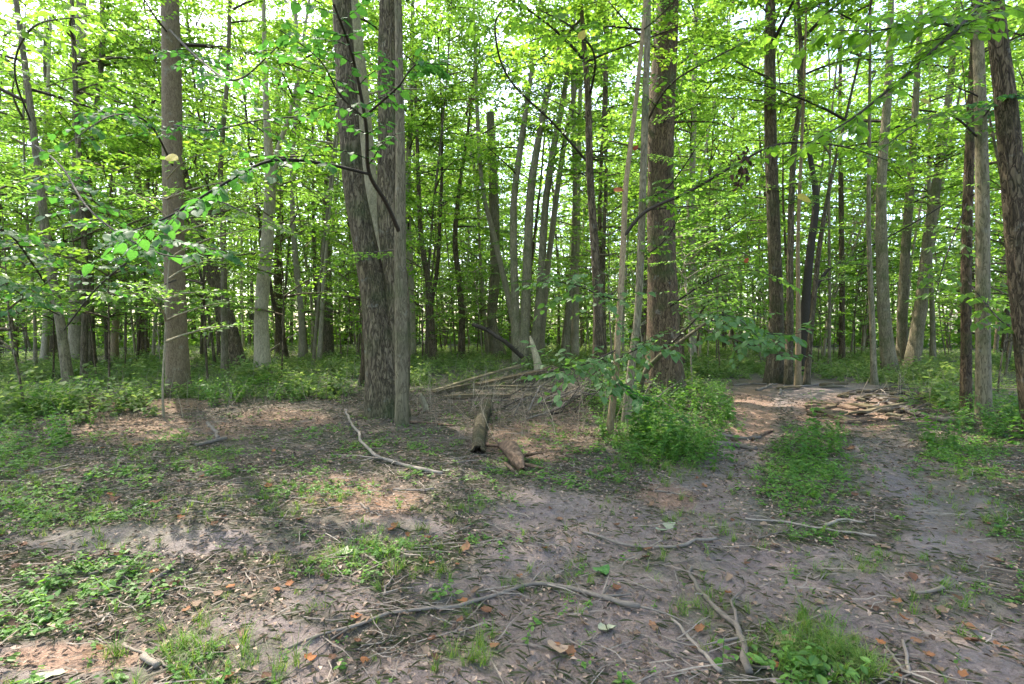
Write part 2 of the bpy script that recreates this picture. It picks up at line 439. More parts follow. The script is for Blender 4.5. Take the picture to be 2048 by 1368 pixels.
M['leaf_yellow'] = leaf_mat('yellow_leaf', [(.45, .36, .06), (.55, .42, .08)], (1.4, 1.3, .8), .4)
M['leaf_herb'] = leaf_mat('herb_leaf', [(.04, .10, .02), (.06, .14, .026), (.09, .185, .035), (.13, .22, .05)], (2.4, 2.4, 1.1), .4, .5, .3)
M['leaf_fern'] = leaf_mat('feathery_herb_leaf', [(.065, .115, .03), (.10, .165, .045), (.15, .21, .07), (.20, .22, .10)], (2.2, 2.2, 1.3), .45, .6, .25)
M['grass'] = leaf_mat('grass_blade', [(.045, .105, .018), (.07, .15, .024), (.12, .19, .04), (.20, .19, .08)], (2.2, 2.2, 1.0), .4, .5, .3)
M['dead_leaf'] = plain_mat('dead_leaf', [(0, (.07, .038, .024)), (.3, (.14, .065, .035)), (.5, (.28, .11, .04)), (.75, (.18, .115, .075)), (1, (.28, .20, .14))], .7, 25, trans=.2)
M['litter'] = plain_mat('leaf_litter', [(0, (.06, .04, .03)), (.4, (.15, .10, .07)), (.75, (.25, .175, .13)), (1, (.38, .28, .21))], .85, 25)
M['trampled'] = plain_mat('trampled_blade', [(0, (.065, .07, .035)), (.45, (.10, .11, .05)), (.8, (.12, .12, .055)), (1, (.20, .17, .11))], .7, 25, trans=.2)
M['stick'] = plain_mat('weathered_stick', [(0, (.10, .082, .066)), (.5, (.17, .14, .115)), (1, (.25, .21, .17))], .85, 22, island=True, bump=.6)
M['straw'] = plain_mat('dry_stem', [(0, (.16, .12, .085)), (1, (.36, .30, .22))], .8, 30)
M['rotten'] = plain_mat('rotten_wood', [(.3, (.055, .035, .024)), (.7, (.20, .13, .085))], .95, 14, island=False, bump=.9)
M['board'] = bark_mat('weathered_board', (.07, .05, .036), (.18, .135, .10), 3, 30, .4, .02, dist=.006)
M['board_pale'] = bark_mat('pale_splintered_wood', (.13, .105, .08), (.26, .22, .165), 4, 26, .4, .02, dist=.006)
M['hollow'] = plain_mat('rotted_hollow_wood', [(.3, (.02, .014, .010)), (.7, (.07, .045, .03))], .95, 20, island=False)
M['dead_dark'] = plain_mat('withered_leaf', [(0, (.035, .022, .016)), (1, (.11, .055, .035))], .8, 25)
M['red_leaf'] = plain_mat('red_leaf', [(0, (.30, .06, .03)), (1, (.42, .13, .05))], .6, 25, trans=.3)
M['petal'] = plain_mat('pale_debris', [(0, (.55, .52, .46)), (1, (.38, .35, .31))], .8, 20)

# ------------------------------------------------------------------ the ground
def build_ground():
    front = np.arange(-56, 56.01, .26)
    back = np.arange(58.5, 302, 3.0)
    ang = np.radians(np.concatenate([front, back]))
    r = np.concatenate([[0.02, .4, .8], np.geomspace(1.1, 15, 500), np.geomspace(15.3, 420, 70)])
    A, R = np.meshgrid(ang, r)
    X = R * np.sin(A); Y = R * np.cos(A)
    Z = height(X, Y)
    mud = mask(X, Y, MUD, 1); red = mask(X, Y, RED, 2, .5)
    near = np.clip((11 - R) / 4, 0, 1)
    # churned mud: fine lumps with sharp creases, hoof and foot marks
    rid = 1 - np.abs(fbm(X * 7, Y * 7, 61, 3)) * 4
    Z = Z + near * (.016 * mud * rid + .010 * mud * np.abs(fbm(X * 15, Y * 15, 67, 2)) * 2 + .012 * fbm(X * 26, Y * 26, 71, 2) + (1 - mud) * .022 * fbm(X * 16, Y * 16, 77, 2) - .022 * mud - .008 * (1 - mud))
    k = len(ang)
    V = np.stack([X, Y, Z], -1).reshape(-1, 3)
    i = np.arange(len(r) - 1)[:, None] * k; j = np.arange(k)[None]; j2 = (j + 1) % k
    Q = np.stack([i + j, i + k + j, i + k + j2, i + j2], -1).reshape(-1, 4)[:, ::-1]
    mb = MB(); mb.add(V, Q)
    o = mb.build('ground', M['soil'], kind='structure')
    g = mask(X, Y, HERB + GRASS, 3, .5)
    g = np.maximum(g * .6, np.clip((R - 11) / 3, 0, .8)) * (1 - red * .8)
    g = np.where(blobs(*proj(X, Y), [(1600, 810, 180, 60)]) > .2, g * .1, g)
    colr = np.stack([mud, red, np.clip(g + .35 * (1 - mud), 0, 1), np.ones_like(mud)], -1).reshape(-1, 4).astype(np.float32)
    ca = o.data.color_attributes.new('cover', 'FLOAT_COLOR', 'POINT')
    ca.data.foreach_set('color', colr.ravel())
    n = o.data.polygons[len(Q) // 2].normal
    if n.z < 0: o.data.flip_normals()
    return o
build_ground()

# ------------------------------------------------------------------ trunks
def wobble_path(pts, step=0.35):
    """Catmull-Rom through the points"""
    pts = [np.array(p, float) for p in pts]
    pts = [2 * pts[0] - pts[1]] + pts + [2 * pts[-1] - pts[-2]]
    out = []; par = []
    for k in range(1, len(pts) - 2):
        p0, p1, p2, p3 = pts[k - 1:k + 3]
        n = max(2, int(np.linalg.norm(p2 - p1) / step))
        for t in np.arange(n) / n:
            out.append(.5 * ((2 * p1) + (-p0 + p2) * t + (2 * p0 - 5 * p1 + 4 * p2 - p3) * t * t + (-p0 + 3 * p1 - 3 * p2 + p3) * t ** 3)); par.append(k - 1 + t)
    out.append(pts[-2]); par.append(len(pts) - 3)
    return np.array(out), np.array(par)

def trunk_mesh(mb, pts, rad, sides=14, ridge=.05, freq=9, flare=.45, seed=0, step=.35, mi=0):
    path, par = wobble_path(pts, step)
    r = np.interp(par, np.arange(len(rad)), rad)
    n = len(path)
    T = np.gradient(path, axis=0); T /= np.linalg.norm(T, axis=1)[:, None]
    A = np.cross(T, [0.05, 1, 0.02]); A /= np.linalg.norm(A, axis=1)[:, None]
    B = np.cross(T, A)
    th = np.arange(sides) * 2 * math.pi / sides
    s = np.concatenate([[0], np.cumsum(np.linalg.norm(np.diff(path, axis=0), axis=1))])
    TH, SS = np.meshgrid(th, s)
    cx, cy = np.cos(TH), np.sin(TH)
    low = fbm(cx * 1.3 + seed * 7, cy * 1.3 + SS * .5, seed, 2) * .22
    hi = (fbm((cx + 2.2) * freq + 5 * seed, (cy + 2.2) * freq + SS * 1.1, seed + 5, 3)) * 2 * ridge
    fl = flare * np.exp(-SS / (.35 + 1.2 * rad[0])) * (1 + .35 * np.cos(5 * TH + seed) + .25 * np.cos(3 * TH + 2 * seed))
    RR = r[:, None] * (1 + low + hi + fl)
    V = path[:, None, :] + RR[..., None] * (A[:, None, :] * cx[..., None] + B[:, None, :] * cy[..., None])
    i = np.arange(n - 1)[:, None] * sides; j = np.arange(sides)[None]; j2 = (j + 1) % sides
    Q = np.stack([i + j, i + j2, i + sides + j2, i + sides + j], -1).reshape(-1, 4)
    mb.add(V.reshape(-1, 3), Q, None, mi)
    return path, r

# ------------------------------------------------------------------ boughs: a limb with twigs and leaves, built once and copied
def bough_arrays(rng, L=2.2, nt=14, leaf=.095, spread=1.0, droop=.12, dens=1.0):
    tubes = []; LP = []; LD = []; LS = []
    t = np.linspace(0, 1, 7)
    ax = np.stack([t * L, .12 * L * np.sin(t * 3 + rng.uniform(0, 6)) * t, .10 * L * t - droop * L * t * t * 1.8], 1)
    tubes.append((ax, np.interp(t, [0, 1], [.012 * L, .003])))
    for k in range(nt):
        f = .18 + .82 * (k + rng.uniform(-.3, .3)) / nt
        f = min(max(f, .12), 1)
        p0 = np.array([np.interp(f, t, ax[:, q]) for q in range(3)])
        side = 1 if k % 2 else -1
        a = side * math.radians(rng.uniform(35, 70)) * spread * (1.05 - .5 * f)
        ln = L * (.50 - .28 * f) * rng.uniform(.7, 1.2)
        d = np.array([math.cos(a), math.sin(a), rng.uniform(-.12, .22)])
        tt = np.linspace(0, 1, 4)
        tw = p0 + d * (tt * ln)[:, None]; tw[:, 2] -= droop * ln * tt ** 2 * 1.2
        tubes.append((tw, np.interp(tt, [0, 1], [.0055, .002])))
        subs = [(tw[0], tw[-1])]
        for q in range(3):
            g = rng.uniform(.25, .95); s0 = tw[0] + (tw[-1] - tw[0]) * g
            b = a + rng.choice([-1, 1]) * rng.uniform(.5, 1.1)
            s1 = s0 + np.array([math.cos(b), math.sin(b), rng.uniform(-.15, .15)]) * ln * .5 * (1.1 - g * .6)
            subs.append((s0, s1))
        for (s0, s1) in subs:
            sl = np.linalg.norm(s1 - s0); n = max(2, int(sl / .060 * dens))
            g = (np.arange(n) + rng.uniform(0, .8, n)) / n
            pp = s0 + (s1 - s0) * g[:, None]
            dd = (s1 - s0) / sl
            ang = np.where(np.arange(n) % 2, 1, -1) * rng.uniform(.5, 1.15, n)
            base = math.atan2(dd[1], dd[0])
            D = np.stack([np.cos(base + ang), np.sin(base + ang), rng.uniform(-.45, .12, n)], 1)
            LP.append(pp); LD.append(D); LS.append(leaf * rng.uniform(.6, 1.25, n))
    return tubes, np.vstack(LP), np.vstack(LD), np.concatenate(LS)

def rand_normals(rng, n, s=.38):
    Nn = np.stack([rng.normal(0, s, n), rng.normal(0, s, n), np.ones(n)], 1)
    return Nn / np.linalg.norm(Nn, axis=1)[:, None]

def bough_mesh(name, seed, leafmat, twigmat, kites=False, **kw):
    rng = np.random.default_rng(seed)
    tubes, LP, LD, LS = bough_arrays(rng, **kw)
    mb = MB()
    for p, r in tubes: mb.tube(p, r, 4, 0)
    R = frames(LD, rand_normals(rng, len(LP)))
    if kites: scatter(mb, LEAF4, None, LEAF4T, LP, R, LS, 1)
    else: scatter(mb, LEAF6, LEAF6Q, None, LP, R, LS, 1)
    return mb.mesh(name, [twigmat, leafmat], smooth=False)

BOUGHS = [bough_mesh('bough', 100 + k, M['leaf_canopy'], M['twig_dark'], L=2.3 + .15 * (k % 3), nt=14 + k % 4, leaf=.10) for k in range(8)]
LOWB = [bough_mesh('low_bough', 200 + k, M['leaf_low'], M['twig_dark'], L=1.9, nt=12, leaf=.085, droop=.08, dens=.8) for k in range(5)]
LIMEB = [bough_mesh('lime_bough', 300 + k, M['leaf_lime'], M['twig_dark'], L=2.1, nt=13, leaf=.11, dens=.8) for k in range(4)]

# sun flecks: where the photograph's sunlit patches lie, the canopy above has a gap along the sun's direction
FLECKS = []
for (u, v, ra) in [(330, 850, .75), (470, 830, .6), (200, 860, .7), (640, 775, .8), (60, 1330, .35), (200, 1300, .28), (520, 1150, .35), (640, 1100, .3), (720, 1000, .45),
                   (80, 800, 1.3), (150, 850, .8), (1000, 880, .4), (1180, 720, .6), (1260, 700, .5)]:
    x, y = flat(u, v); FLECKS.append((np.array([x, y, 0.0]), ra))
def in_beam(p, extra=.9):
    p = np.array(p)
    for c, ra in FLECKS:
        w = p - c; t = w @ SUN_DIR
        if t > 1 and np.linalg.norm(w - t * SUN_DIR) < ra + extra: return True
    return False

def put_bough(parent, base, pos, yaw, pitch, scale, protos):
    o = bpy.data.objects.new('bough', random.choice(protos)); COL.objects.link(o); o.parent = parent
    R = Matrix.Rotation(yaw, 4, 'Z') @ Matrix.Rotation(-pitch, 4, 'Y') @ Matrix.Rotation(random.uniform(-.3, .3), 4, 'X')
    o.matrix_local = Matrix.Translation(Vector(pos) - Vector(base)) @ R @ Matrix.Diagonal((scale, scale, scale, 1))
    return o

def tree(name, label, cat, pts, mat, widths, H=19.0, depth=None, stems=None, nb=16, hb=6.5, low=0, lowmat=None, sides=14, ridge=.05, freq=7, flare=.4,
         group=None, step=.35, top=None, lean_y=0.0):
    """pts: pixels from the foot up; widths: pixel width of the trunk at each; the stem goes on above the frame to height H"""
    u0, v0 = pts[0]
    if depth is None:
        base = G(u0, v0); d = base.y
    else:
        d = depth; x = (u0 - 1024) / FPX * d; base = Vector((x, d, hz(x, d)))
    T = thing(name, label, cat, base, group)
    allpaths = []
    def one(pts, widths, first, sd):
        W = [P(u, v, d + lean_y * k) for k, (u, v) in enumerate(pts)]
        if first: W[0] = base.copy()
        Wl = [p - base for p in W]
        if first: Wl[0].z -= .12
        rad = [w * .5 / FPX * d * math.cos(math.atan(abs(u - 1024) / FPX)) for w, (u, v) in zip(widths, pts)]
        ht = Wl[-1].z
        if top is None and ht < H:
            a = (Wl[-1] - Wl[-2]).normalized(); r0 = rad[-1]; p = Wl[-1].copy(); k = 4; seg = (H - ht) / k
            for q in range(k):
                a = (a + Vector((random.uniform(-.05, .05), random.uniform(-.05, .05), .12))).normalized()
                p = p + a * seg; Wl.append(p.copy()); rad.append(max(.02, r0 * (1 - (q + 1) / (k + .4))))
        mb = MB()
        path, r = trunk_mesh(mb, Wl, rad, sides, ridge, freq, flare if first else .0, sd, step)
        mb.build('trunk', mat, T)
        allpaths.append((path, r))
    one(pts, widths, True, len(label))
    for k, (sp, sw) in enumerate(stems or []): one(sp, sw, False, len(label) + 3 * k + 1)
    made = 0; tries = 0
    if d > 15: nb = int(nb * .95)
    while made < nb and tries < nb * 6 and top is None:
        tries += 1
        path, r = random.choice(allpaths)
        h = random.uniform(hb, H)
        i = int(np.argmin(abs(path[:, 2] - h))); p = Vector(path[i]) + base
        a = random.uniform(0, 6.283); s = random.uniform(.9, 1.65) * (1.15 - .45 * (h / H) ** 2)
        c = p + Vector((math.cos(a), math.sin(a), .3)) * 1.2 * s
        if (c - Vector((0, 0, CAM_H))).length < 4.2 or in_beam(c): continue
        put_bough(T, base, p, a, random.uniform(.0, .6), s, BOUGHS if random.random() > .2 else LIMEB); made += 1
    for _ in range(low):
        path, r = random.choice(allpaths)
        h = random.uniform(2.6, hb)
        i = int(np.argmin(abs(path[:, 2] - h))); p = Vector(path[i]) + base
        a = random.uniform(0, 6.283); s = random.uniform(.55, .95)
        c = p + Vector((math.cos(a), math.sin(a), .1)) * 1.0 * s
        if (c - Vector((0, 0, CAM_H))).length < 3.6: continue
        put_bough(T, base, p, a, random.uniform(-.1, .25), s, lowmat or LOWB)
    T['_d'] = d
    return T, base, d, allpaths

TR = {}
def tr(key, *a, **k): TR[key] = tree(*a, **k)

tr('A', 'tree', 'thin dark tree at the far left, leaning slightly left as it rises from ferns', 'tree',
   [(140, 782), (120, 640), (100, 530), (72, 300), (46, 100), (32, 0)], M['bark_grey'], [24, 21, 19, 17, 14, 12], low=2, nb=12)
tr('B', 'tree', 'straight pale grey tree left of the big brown trunk, thicker one of the pair', 'tree',
   [(152, 735), (153, 600), (155, 400), (160, 150), (163, 0)], M['bark_pale'], [34, 30, 27, 24, 20], low=3)
tr('C', 'tree', 'slim brown tree right beside the straight pale grey one at left', 'tree',
   [(181, 738), (178, 560), (176, 380), (198, 180), (206, 60), (204, 0)], M['bark_ridge'], [24, 20, 17, 14, 12, 10], low=3)
tr('D', 'tree', 'large straight brown trunk standing alone at left behind the clearing', 'tree',
   [(356, 795), (352, 640), (348, 450), (345, 250), (340, 0)], M['bark_smooth'], [48, 46, 44, 42, 37], ridge=.02, sides=26, step=.15, low=2, H=22, nb=20, hb=6.8, flare=.22)
tr('E', 'tree', 'dark tree leaning left behind the large brown trunk, broad at its foot', 'tree',
   [(476, 742), (455, 640), (420, 530), (390, 430), (368, 350), (350, 240)], M['bark_deep'], [36, 32, 29, 24, 19, 14], low=2, H=13)
tr('F', 'tree', 'thin straight tree crossing in front of the dark leaning one', 'tree',
   [(450, 755), (448, 600), (446, 450), (441, 330), (455, 150), (460, 0)], M['bark_grey'], [15, 13, 12, 11, 9, 8], low=3, nb=10)
tr('G', 'tree', 'forked tree with flaking grey bark between the brown trunk and the twin trunks', 'tree',
   [(527, 757), (523, 620), (535, 470), (540, 360), (532, 220), (528, 60)], M['bark_pale'], [32, 27, 27, 22, 13, 9], low=3,
   stems=[([(543, 380), (556, 300), (582, 220), (600, 120)], [14, 10, 8, 6])])
tr('H', 'tree', 'dark tree seen just right of the forked grey tree, farther back', 'tree',
   [(563, 712), (556, 560), (560, 420), (556, 250), (560, 60)], M['bark_deep'], [22, 17, 14, 12, 9], low=3, nb=12)
tr('I', 'tree', 'pale slender tree with a bare wavy stem left of the twin trunks', 'tree',
   [(606, 722), (602, 620), (588, 480), (585, 330), (596, 150), (590, 0)], M['bark_pale'], [17, 13, 11, 10, 8, 7], low=3, nb=10)
tr('J', 'tree', 'brown tree with a lower side stem just left of the twin trunks', 'tree',
   [(657, 716), (656, 600), (652, 450), (658, 300), (660, 100)], M['bark_ridge'], [22, 18, 14, 12, 9], low=3, nb=12,
   stems=[([(650, 690), (632, 600), (628, 480), (625, 300)], [10, 8, 7, 5])])
tr('K', 'tree', 'bare reddish dead stem close against the left side of the twin trunks', 'dead tree',
   [(723, 772), (729, 690), (724, 560), (714, 450), (716, 380)], M['bark_red'], [13, 11, 8, 7, 4], top=1)
tr('L', 'tree', 'big twin-trunked tree with ridged grey bark in the left middle of the clearing', 'tree',
   [(776, 832), (762, 700), (752, 600), (728, 480), (706, 360), (694, 200), (682, 0)], M['bark_ridge'], [72, 62, 56, 48, 45, 42, 38], ridge=.05, freq=10, sides=44, step=.09, H=21, nb=24, hb=6.5, flare=.34,
   stems=[([(795, 800), (797, 680), (792, 560), (776, 430), (776, 250), (774, 100), (776, 0)], [46, 48, 46, 42, 40, 37, 34])])
tr('M', 'tree', 'slim straight grey tree pressed against the right side of the twin trunks', 'tree',
   [(804, 850), (803, 700), (800, 500), (801, 300), (798, 120), (796, 0)], M['bark_grey'], [27, 25, 24, 20, 17, 15], sides=22, step=.15, low=2, hb=7, flare=.15)
tr('N', 'tree', 'pale smooth trunk showing behind the left one of the twin trunks', 'tree',
   [(775, 780), (760, 560), (742, 380), (726, 200), (712, 60), (706, 0)], M['bark_pale'], [34, 32, 29, 27, 24, 22], low=1)
tr('O', 'tree', 'slender pale tree right of the slim grey tree by the twin trunks', 'tree',
   [(826, 722), (822, 560), (815, 400), (822, 200), (826, 0)], M['bark_pale'], [14, 13, 12, 10, 8], low=3, nb=10)
tr('P1', 'tree', 'thick grey tree with broken top at the left of the centre clump', 'tree',
   [(1000, 718), (984, 640), (990, 540), (988, 400), (980, 226)], M['bark_grey'], [28, 20, 20, 20, 16], top=1, low=0)
tr('P2', 'tree', 'pale birch-like stem running up beside the broken-topped grey tree', 'tree',
   [(1042, 722), (1022, 620), (990, 480), (966, 380), (955, 240), (950, 90)], M['bark_pale'], [15, 12, 11, 9, 8, 6], low=2, nb=18, hb=8)
tr('Q1', 'tree', 'clump tree of three grey stems fanning right, in the middle of the wood', 'tree',
   [(1036, 728), (1030, 600), (1027, 480), (1030, 380), (1053, 210), (1070, 100)], M['bark_grey'], [24, 16, 14, 13, 11, 8], nb=34, hb=8, low=2, flare=.2,
   stems=[([(1046, 726), (1052, 600), (1060, 400), (1075, 290), (1092, 200), (1112, 120)], [24, 19, 16, 14, 12, 9]),
          ([(1064, 722), (1078, 620), (1086, 480), (1092, 400), (1108, 290), (1126, 200), (1140, 100)], [24, 18, 15, 14, 13, 11, 8])])
tr('Q2', 'tree', 'pale thin stem leaning right, outermost of the centre clump', 'tree',
   [(1080, 724), (1088, 620), (1100, 500), (1112, 400), (1130, 280), (1148, 190), (1164, 80)], M['bark_pale'], [13, 12, 11, 11, 10, 9, 7], low=2, nb=16, hb=8)
tr('R', 'tree', 'thin pale pole tree between the centre clump and the dark mossy stem', 'tree',
   [(1150, 722), (1152, 560), (1156, 380), (1160, 200), (1163, 0)], M['bark_pale'], [16, 13, 11, 9, 7], low=3, nb=16)
tr('S', 'tree', 'dark mossy stem rising from the brush pile right of centre', 'tree',
   [(1192, 795), (1196, 640), (1190, 500), (1180, 350), (1176, 200), (1166, 60), (1162, 0)], M['bark_deep'], [21, 19, 17, 15, 13, 9, 8], sides=18, low=1)
tr('T', 'tree', 'slender warm-toned young tree nearest the camera right of centre', 'young tree',
   [(1216, 872), (1230, 760), (1238, 640), (1247, 480), (1252, 370), (1270, 220), (1286, 60), (1290, 0)], M['bark_warm'], [15, 14, 13, 12, 11, 9, 8, 7], sides=14, step=.12, low=1, H=9, hb=6.5, nb=5, flare=.2)
tr('U', 'tree', 'slim grey stem rising just behind the nearest young tree', 'tree',
   [(1250, 845), (1262, 740), (1276, 620), (1284, 420), (1290, 220), (1296, 0)], M['bark_grey'], [17, 16, 15, 15, 14, 12], sides=14, step=.2, low=1, flare=.2)
tr('V', 'tree', 'massive reddish-brown trunk right of centre wrapped in low leaves', 'tree',
   [(1328, 790), (1328, 680), (1324, 520), (1322, 380), (1324, 200), (1334, 0)], M['bark_red'], [72, 64, 58, 54, 51, 46], ridge=.04, freq=9, sides=36, step=.12, H=22, nb=22, low=5, flare=.38)
tr('W', 'tree', 'pale grey pole tree directly right of the massive reddish trunk', 'tree',
   [(1386, 728), (1384, 600), (1384, 400), (1388, 200), (1392, 0)], M['bark_pale'], [16, 15, 14, 12, 10], low=3, nb=12)
tr('X', 'tree', 'tall straight grey trunk with stringy bark behind the end of the path', 'tree',
   [(1549, 765), (1553, 620), (1546, 420), (1541, 220), (1541, 20)], M['bark_ridge'], [36, 30, 26, 25, 21], ridge=.07, freq=8, sides=26, step=.2, low=2)
tr('X2', 'tree', 'knotty stem directly right of the tall stringy-barked trunk', 'tree',
   [(1577, 768), (1580, 620), (1581, 460), (1588, 300), (1604, 160), (1596, 0)], M['bark_ridge'], [17, 15, 13, 12, 10, 8], low=2, nb=10)
tr('X3', 'tree', 'pale bare pole at the left of the V-shaped pair by the path', 'tree',
   [(1596, 772), (1597, 620), (1596, 480), (1602, 320), (1610, 120)], M['bark_warm'], [13, 10, 8, 7, 5], low=1, nb=6)
tr('X4', 'tree', 'almost black crooked tree behind the poles at the path end', 'tree',
   [(1606, 745), (1612, 600), (1622, 490), (1632, 400), (1618, 300), (1600, 180)], M['twig_dark'], [24, 19, 16, 14, 10, 7], low=1, nb=8,
   stems=[([(1614, 620), (1640, 560), (1668, 530), (1690, 520)], [10, 8, 6, 4])])
tr('X5', 'tree', 'slender tree leaning right at the end of the path', 'tree',
   [(1612, 772), (1622, 660), (1638, 500), (1660, 370), (1690, 240)], M['bark_ridge'], [13, 11, 10, 8, 6], low=2, nb=8)
tr('Y', 'tree', 'thin dark upright tree between the path end and the right-hand trio', 'tree',
   [(1684, 724), (1684, 560), (1682, 400), (1680, 200), (1684, 0)], M['bark_deep'], [13, 12, 11, 8, 6], low=3, nb=10)
tr('Z', 'tree', 'thin mossy pole just left of the right-hand trio of grey trees', 'tree',
   [(1748, 770), (1744, 640), (1738, 480), (1738, 330), (1740, 120)], M['bark_grey'], [13, 12, 10, 8, 6], low=2, nb=10)
tr('AA', 'tree', 'grey tree curving left at its foot, left one of the right-hand trio', 'tree',
   [(1782, 750), (1768, 620), (1763, 480), (1764, 340), (1776, 180), (1782, 0)], M['bark_grey'], [32, 27, 24, 21, 18, 13], ridge=.03, sides=20, low=2)
tr('AB', 'tree', 'upright grey tree, middle one of the right-hand trio', 'tree',
   [(1802, 733), (1806, 600), (1814, 460), (1826, 300), (1836, 120), (1842, 0)], M['bark_grey'], [24, 22, 19, 16, 13, 10], low=2)
tr('AC', 'tree', 'grey tree leaning right, right one of the right-hand trio', 'tree',
   [(1822, 735), (1840, 620), (1858, 470), (1880, 320), (1900, 170), (1916, 0)], M['bark_grey'], [29, 27, 24, 20, 15, 11], ridge=.03, sides=20, low=2)
tr('AD', 'tree', 'small mossy stem behind the right-leaning grey tree', 'tree',
   [(1866, 724), (1864, 620), (1860, 500), (1858, 350), (1860, 150)], M['bark_grey'], [13, 11, 9, 8, 6], low=3, nb=8)
tr('AF', 'tree', 'mossy brown tree, left one of the near pair at right', 'tree',
   [(1931, 832), (1932, 700), (1933, 520), (1938, 340), (1946, 150), (1950, 0)], M['bark_red'], [26, 24, 23, 21, 18, 15], sides=22, step=.15, low=2, flare=.2)
tr('AG', 'tree', 'greyer and thicker right one of the near pair at right', 'tree',
   [(1968, 842), (1966, 700), (1965, 500), (1963, 320), (1958, 150), (1954, 0)], M['bark_grey'], [33, 31, 31, 29, 26, 22], sides=26, step=.12, low=1, flare=.25)
tr('AH', 'tree', 'dark deeply furrowed trunk cut by the right edge of the view', 'tree',
   [(2078, 880), (2054, 700), (2040, 560), (2024, 350), (2008, 180), (1990, 0)], M['bark_deep'], [60, 56, 53, 50, 45, 39], ridge=.07, freq=12, sides=44, step=.07, H=20, nb=16, hb=7, flare=.15)
tr('AI', 'tree', 'thin bent tree seen between the near pair and the right edge trunk', 'tree',
   [(2006, 722), (2014, 620), (2020, 520), (2010, 380), (1996, 200)], M['bark_deep'], [14, 13, 12, 10, 7], low=2, nb=8)
tr('A2', 'tree', 'pale bent stem at the far left behind the thin leaning tree', 'tree',
   [(88, 725), (92, 620), (82, 500), (76, 380), (92, 240), (100, 60)], M['bark_pale'], [17, 14, 12, 11, 9, 7], low=3, nb=10)
tr('A3', 'tree', 'brown broad-footed trunk at the far left, half hidden by the thin tree', 'tree',
   [(106, 718), (104, 600), (100, 460), (98, 300), (92, 100)], M['bark_ridge'], [30, 24, 20, 17, 13], low=2, nb=12)
tr('A4', 'tree', 'crooked low-forking tree between the pale pair and the large brown trunk', 'tree',
   [(228, 720), (232, 640), (246, 560), (262, 480), (280, 420), (300, 340)], M['bark_warm'], [17, 14, 12, 10, 9, 7], low=3, nb=8, H=12)
tr('A5', 'tree', 'short dark tree immediately left of the large brown trunk', 'tree',
   [(288, 715), (284, 620), (290, 500), (278, 380), (270, 200)], M['bark_deep'], [19, 16, 14, 12, 8], low=3, nb=8)
tr('A6', 'tree', 'forked dark-stemmed tree halfway between twin trunks and centre clump', 'tree',
   [(868, 726), (862, 640), (856, 560), (842, 470), (836, 330), (830, 150)], M['bark_deep'], [16, 14, 12, 10, 8, 6], low=3, nb=18,
   stems=[([(860, 620), (874, 540), (880, 440), (884, 330)], [9, 8, 7, 5])])
tr('A7', 'tree', 'dark stem with a crooked fork just left of the centre clump', 'tree',
   [(922, 720), (924, 640), (918, 560), (910, 480), (918, 380), (936, 260)], M['bark_deep'], [14, 13, 12, 10, 8, 6], low=3, nb=18)
tr('A8', 'tree', 'grey-green tree behind the brush, just left of the dark mossy stem', 'tree',
   [(1128, 724), (1136, 640), (1146, 540), (1150, 400), (1146, 200)], M['bark_grey'], [18, 15, 12, 10, 8], low=3, nb=10)

# ------------------------------------------------------------------ near branches with every leaf an object of its own
def heart_leaf(name, mat, curl=.12, fold=.12, wob=.0, narrow=1.0):
    out = [(0, .0), (-.06, .14), (.04, .30), (.22, .42), (.44, .44), (.66, .34), (.84, .18), (1.0, .0)]
    V = []; F = []
    for x, w in out:
        z = -curl * x * x + wob * math.sin(x * 9)
        V += [(x, w * narrow, z + fold * w), (x if x > 0 else 0, 0, z - .01), (x, -w * narrow, z + fold * w)]
    for k in range(len(out) - 1):
        a = 3 * k; F += [(a, a + 1, a + 4, a + 3), (a + 1, a + 2, a + 5, a + 4)]
    mb = MB(); mb.add(V, F)
    return mb.mesh(name, [mat], smooth=True)

def leaf_set(mat, narrow=1.0): return [heart_leaf('leaf', mat, c, f, w, narrow) for c, f, w in ((.10, .10, 0), (.28, .18, .02), (.18, -.06, .03), (.40, .25, .0))]
LS_DEEP, LS_BLUE, LS_LIME = leaf_set(M['leaf_deep']), leaf_set(M['leaf_blue']), leaf_set(M['leaf_lime'], .85)
LS_MID = leaf_set(M['leaf_low'], .7)
LS_YEL = leaf_set(M['leaf_yellow']); LS_RED = leaf_set(M['red_leaf'], .8)

def leaf_obj(parent, mesh, pos, d, nrm, size, label=None):
    d = Vector(d).normalized(); s = Vector(nrm).cross(d).normalized(); z = d.cross(s)
    o = bpy.data.objects.new('leaf', mesh); COL.objects.link(o); o.parent = parent
    R = Matrix((d, s, z)).transposed().to_4x4()
    o.matrix_local = Matrix.Translation(Vector(pos)) @ R @ Matrix.Diagonal((size, size, size, 1))
    if label: o['label'] = label
    return o

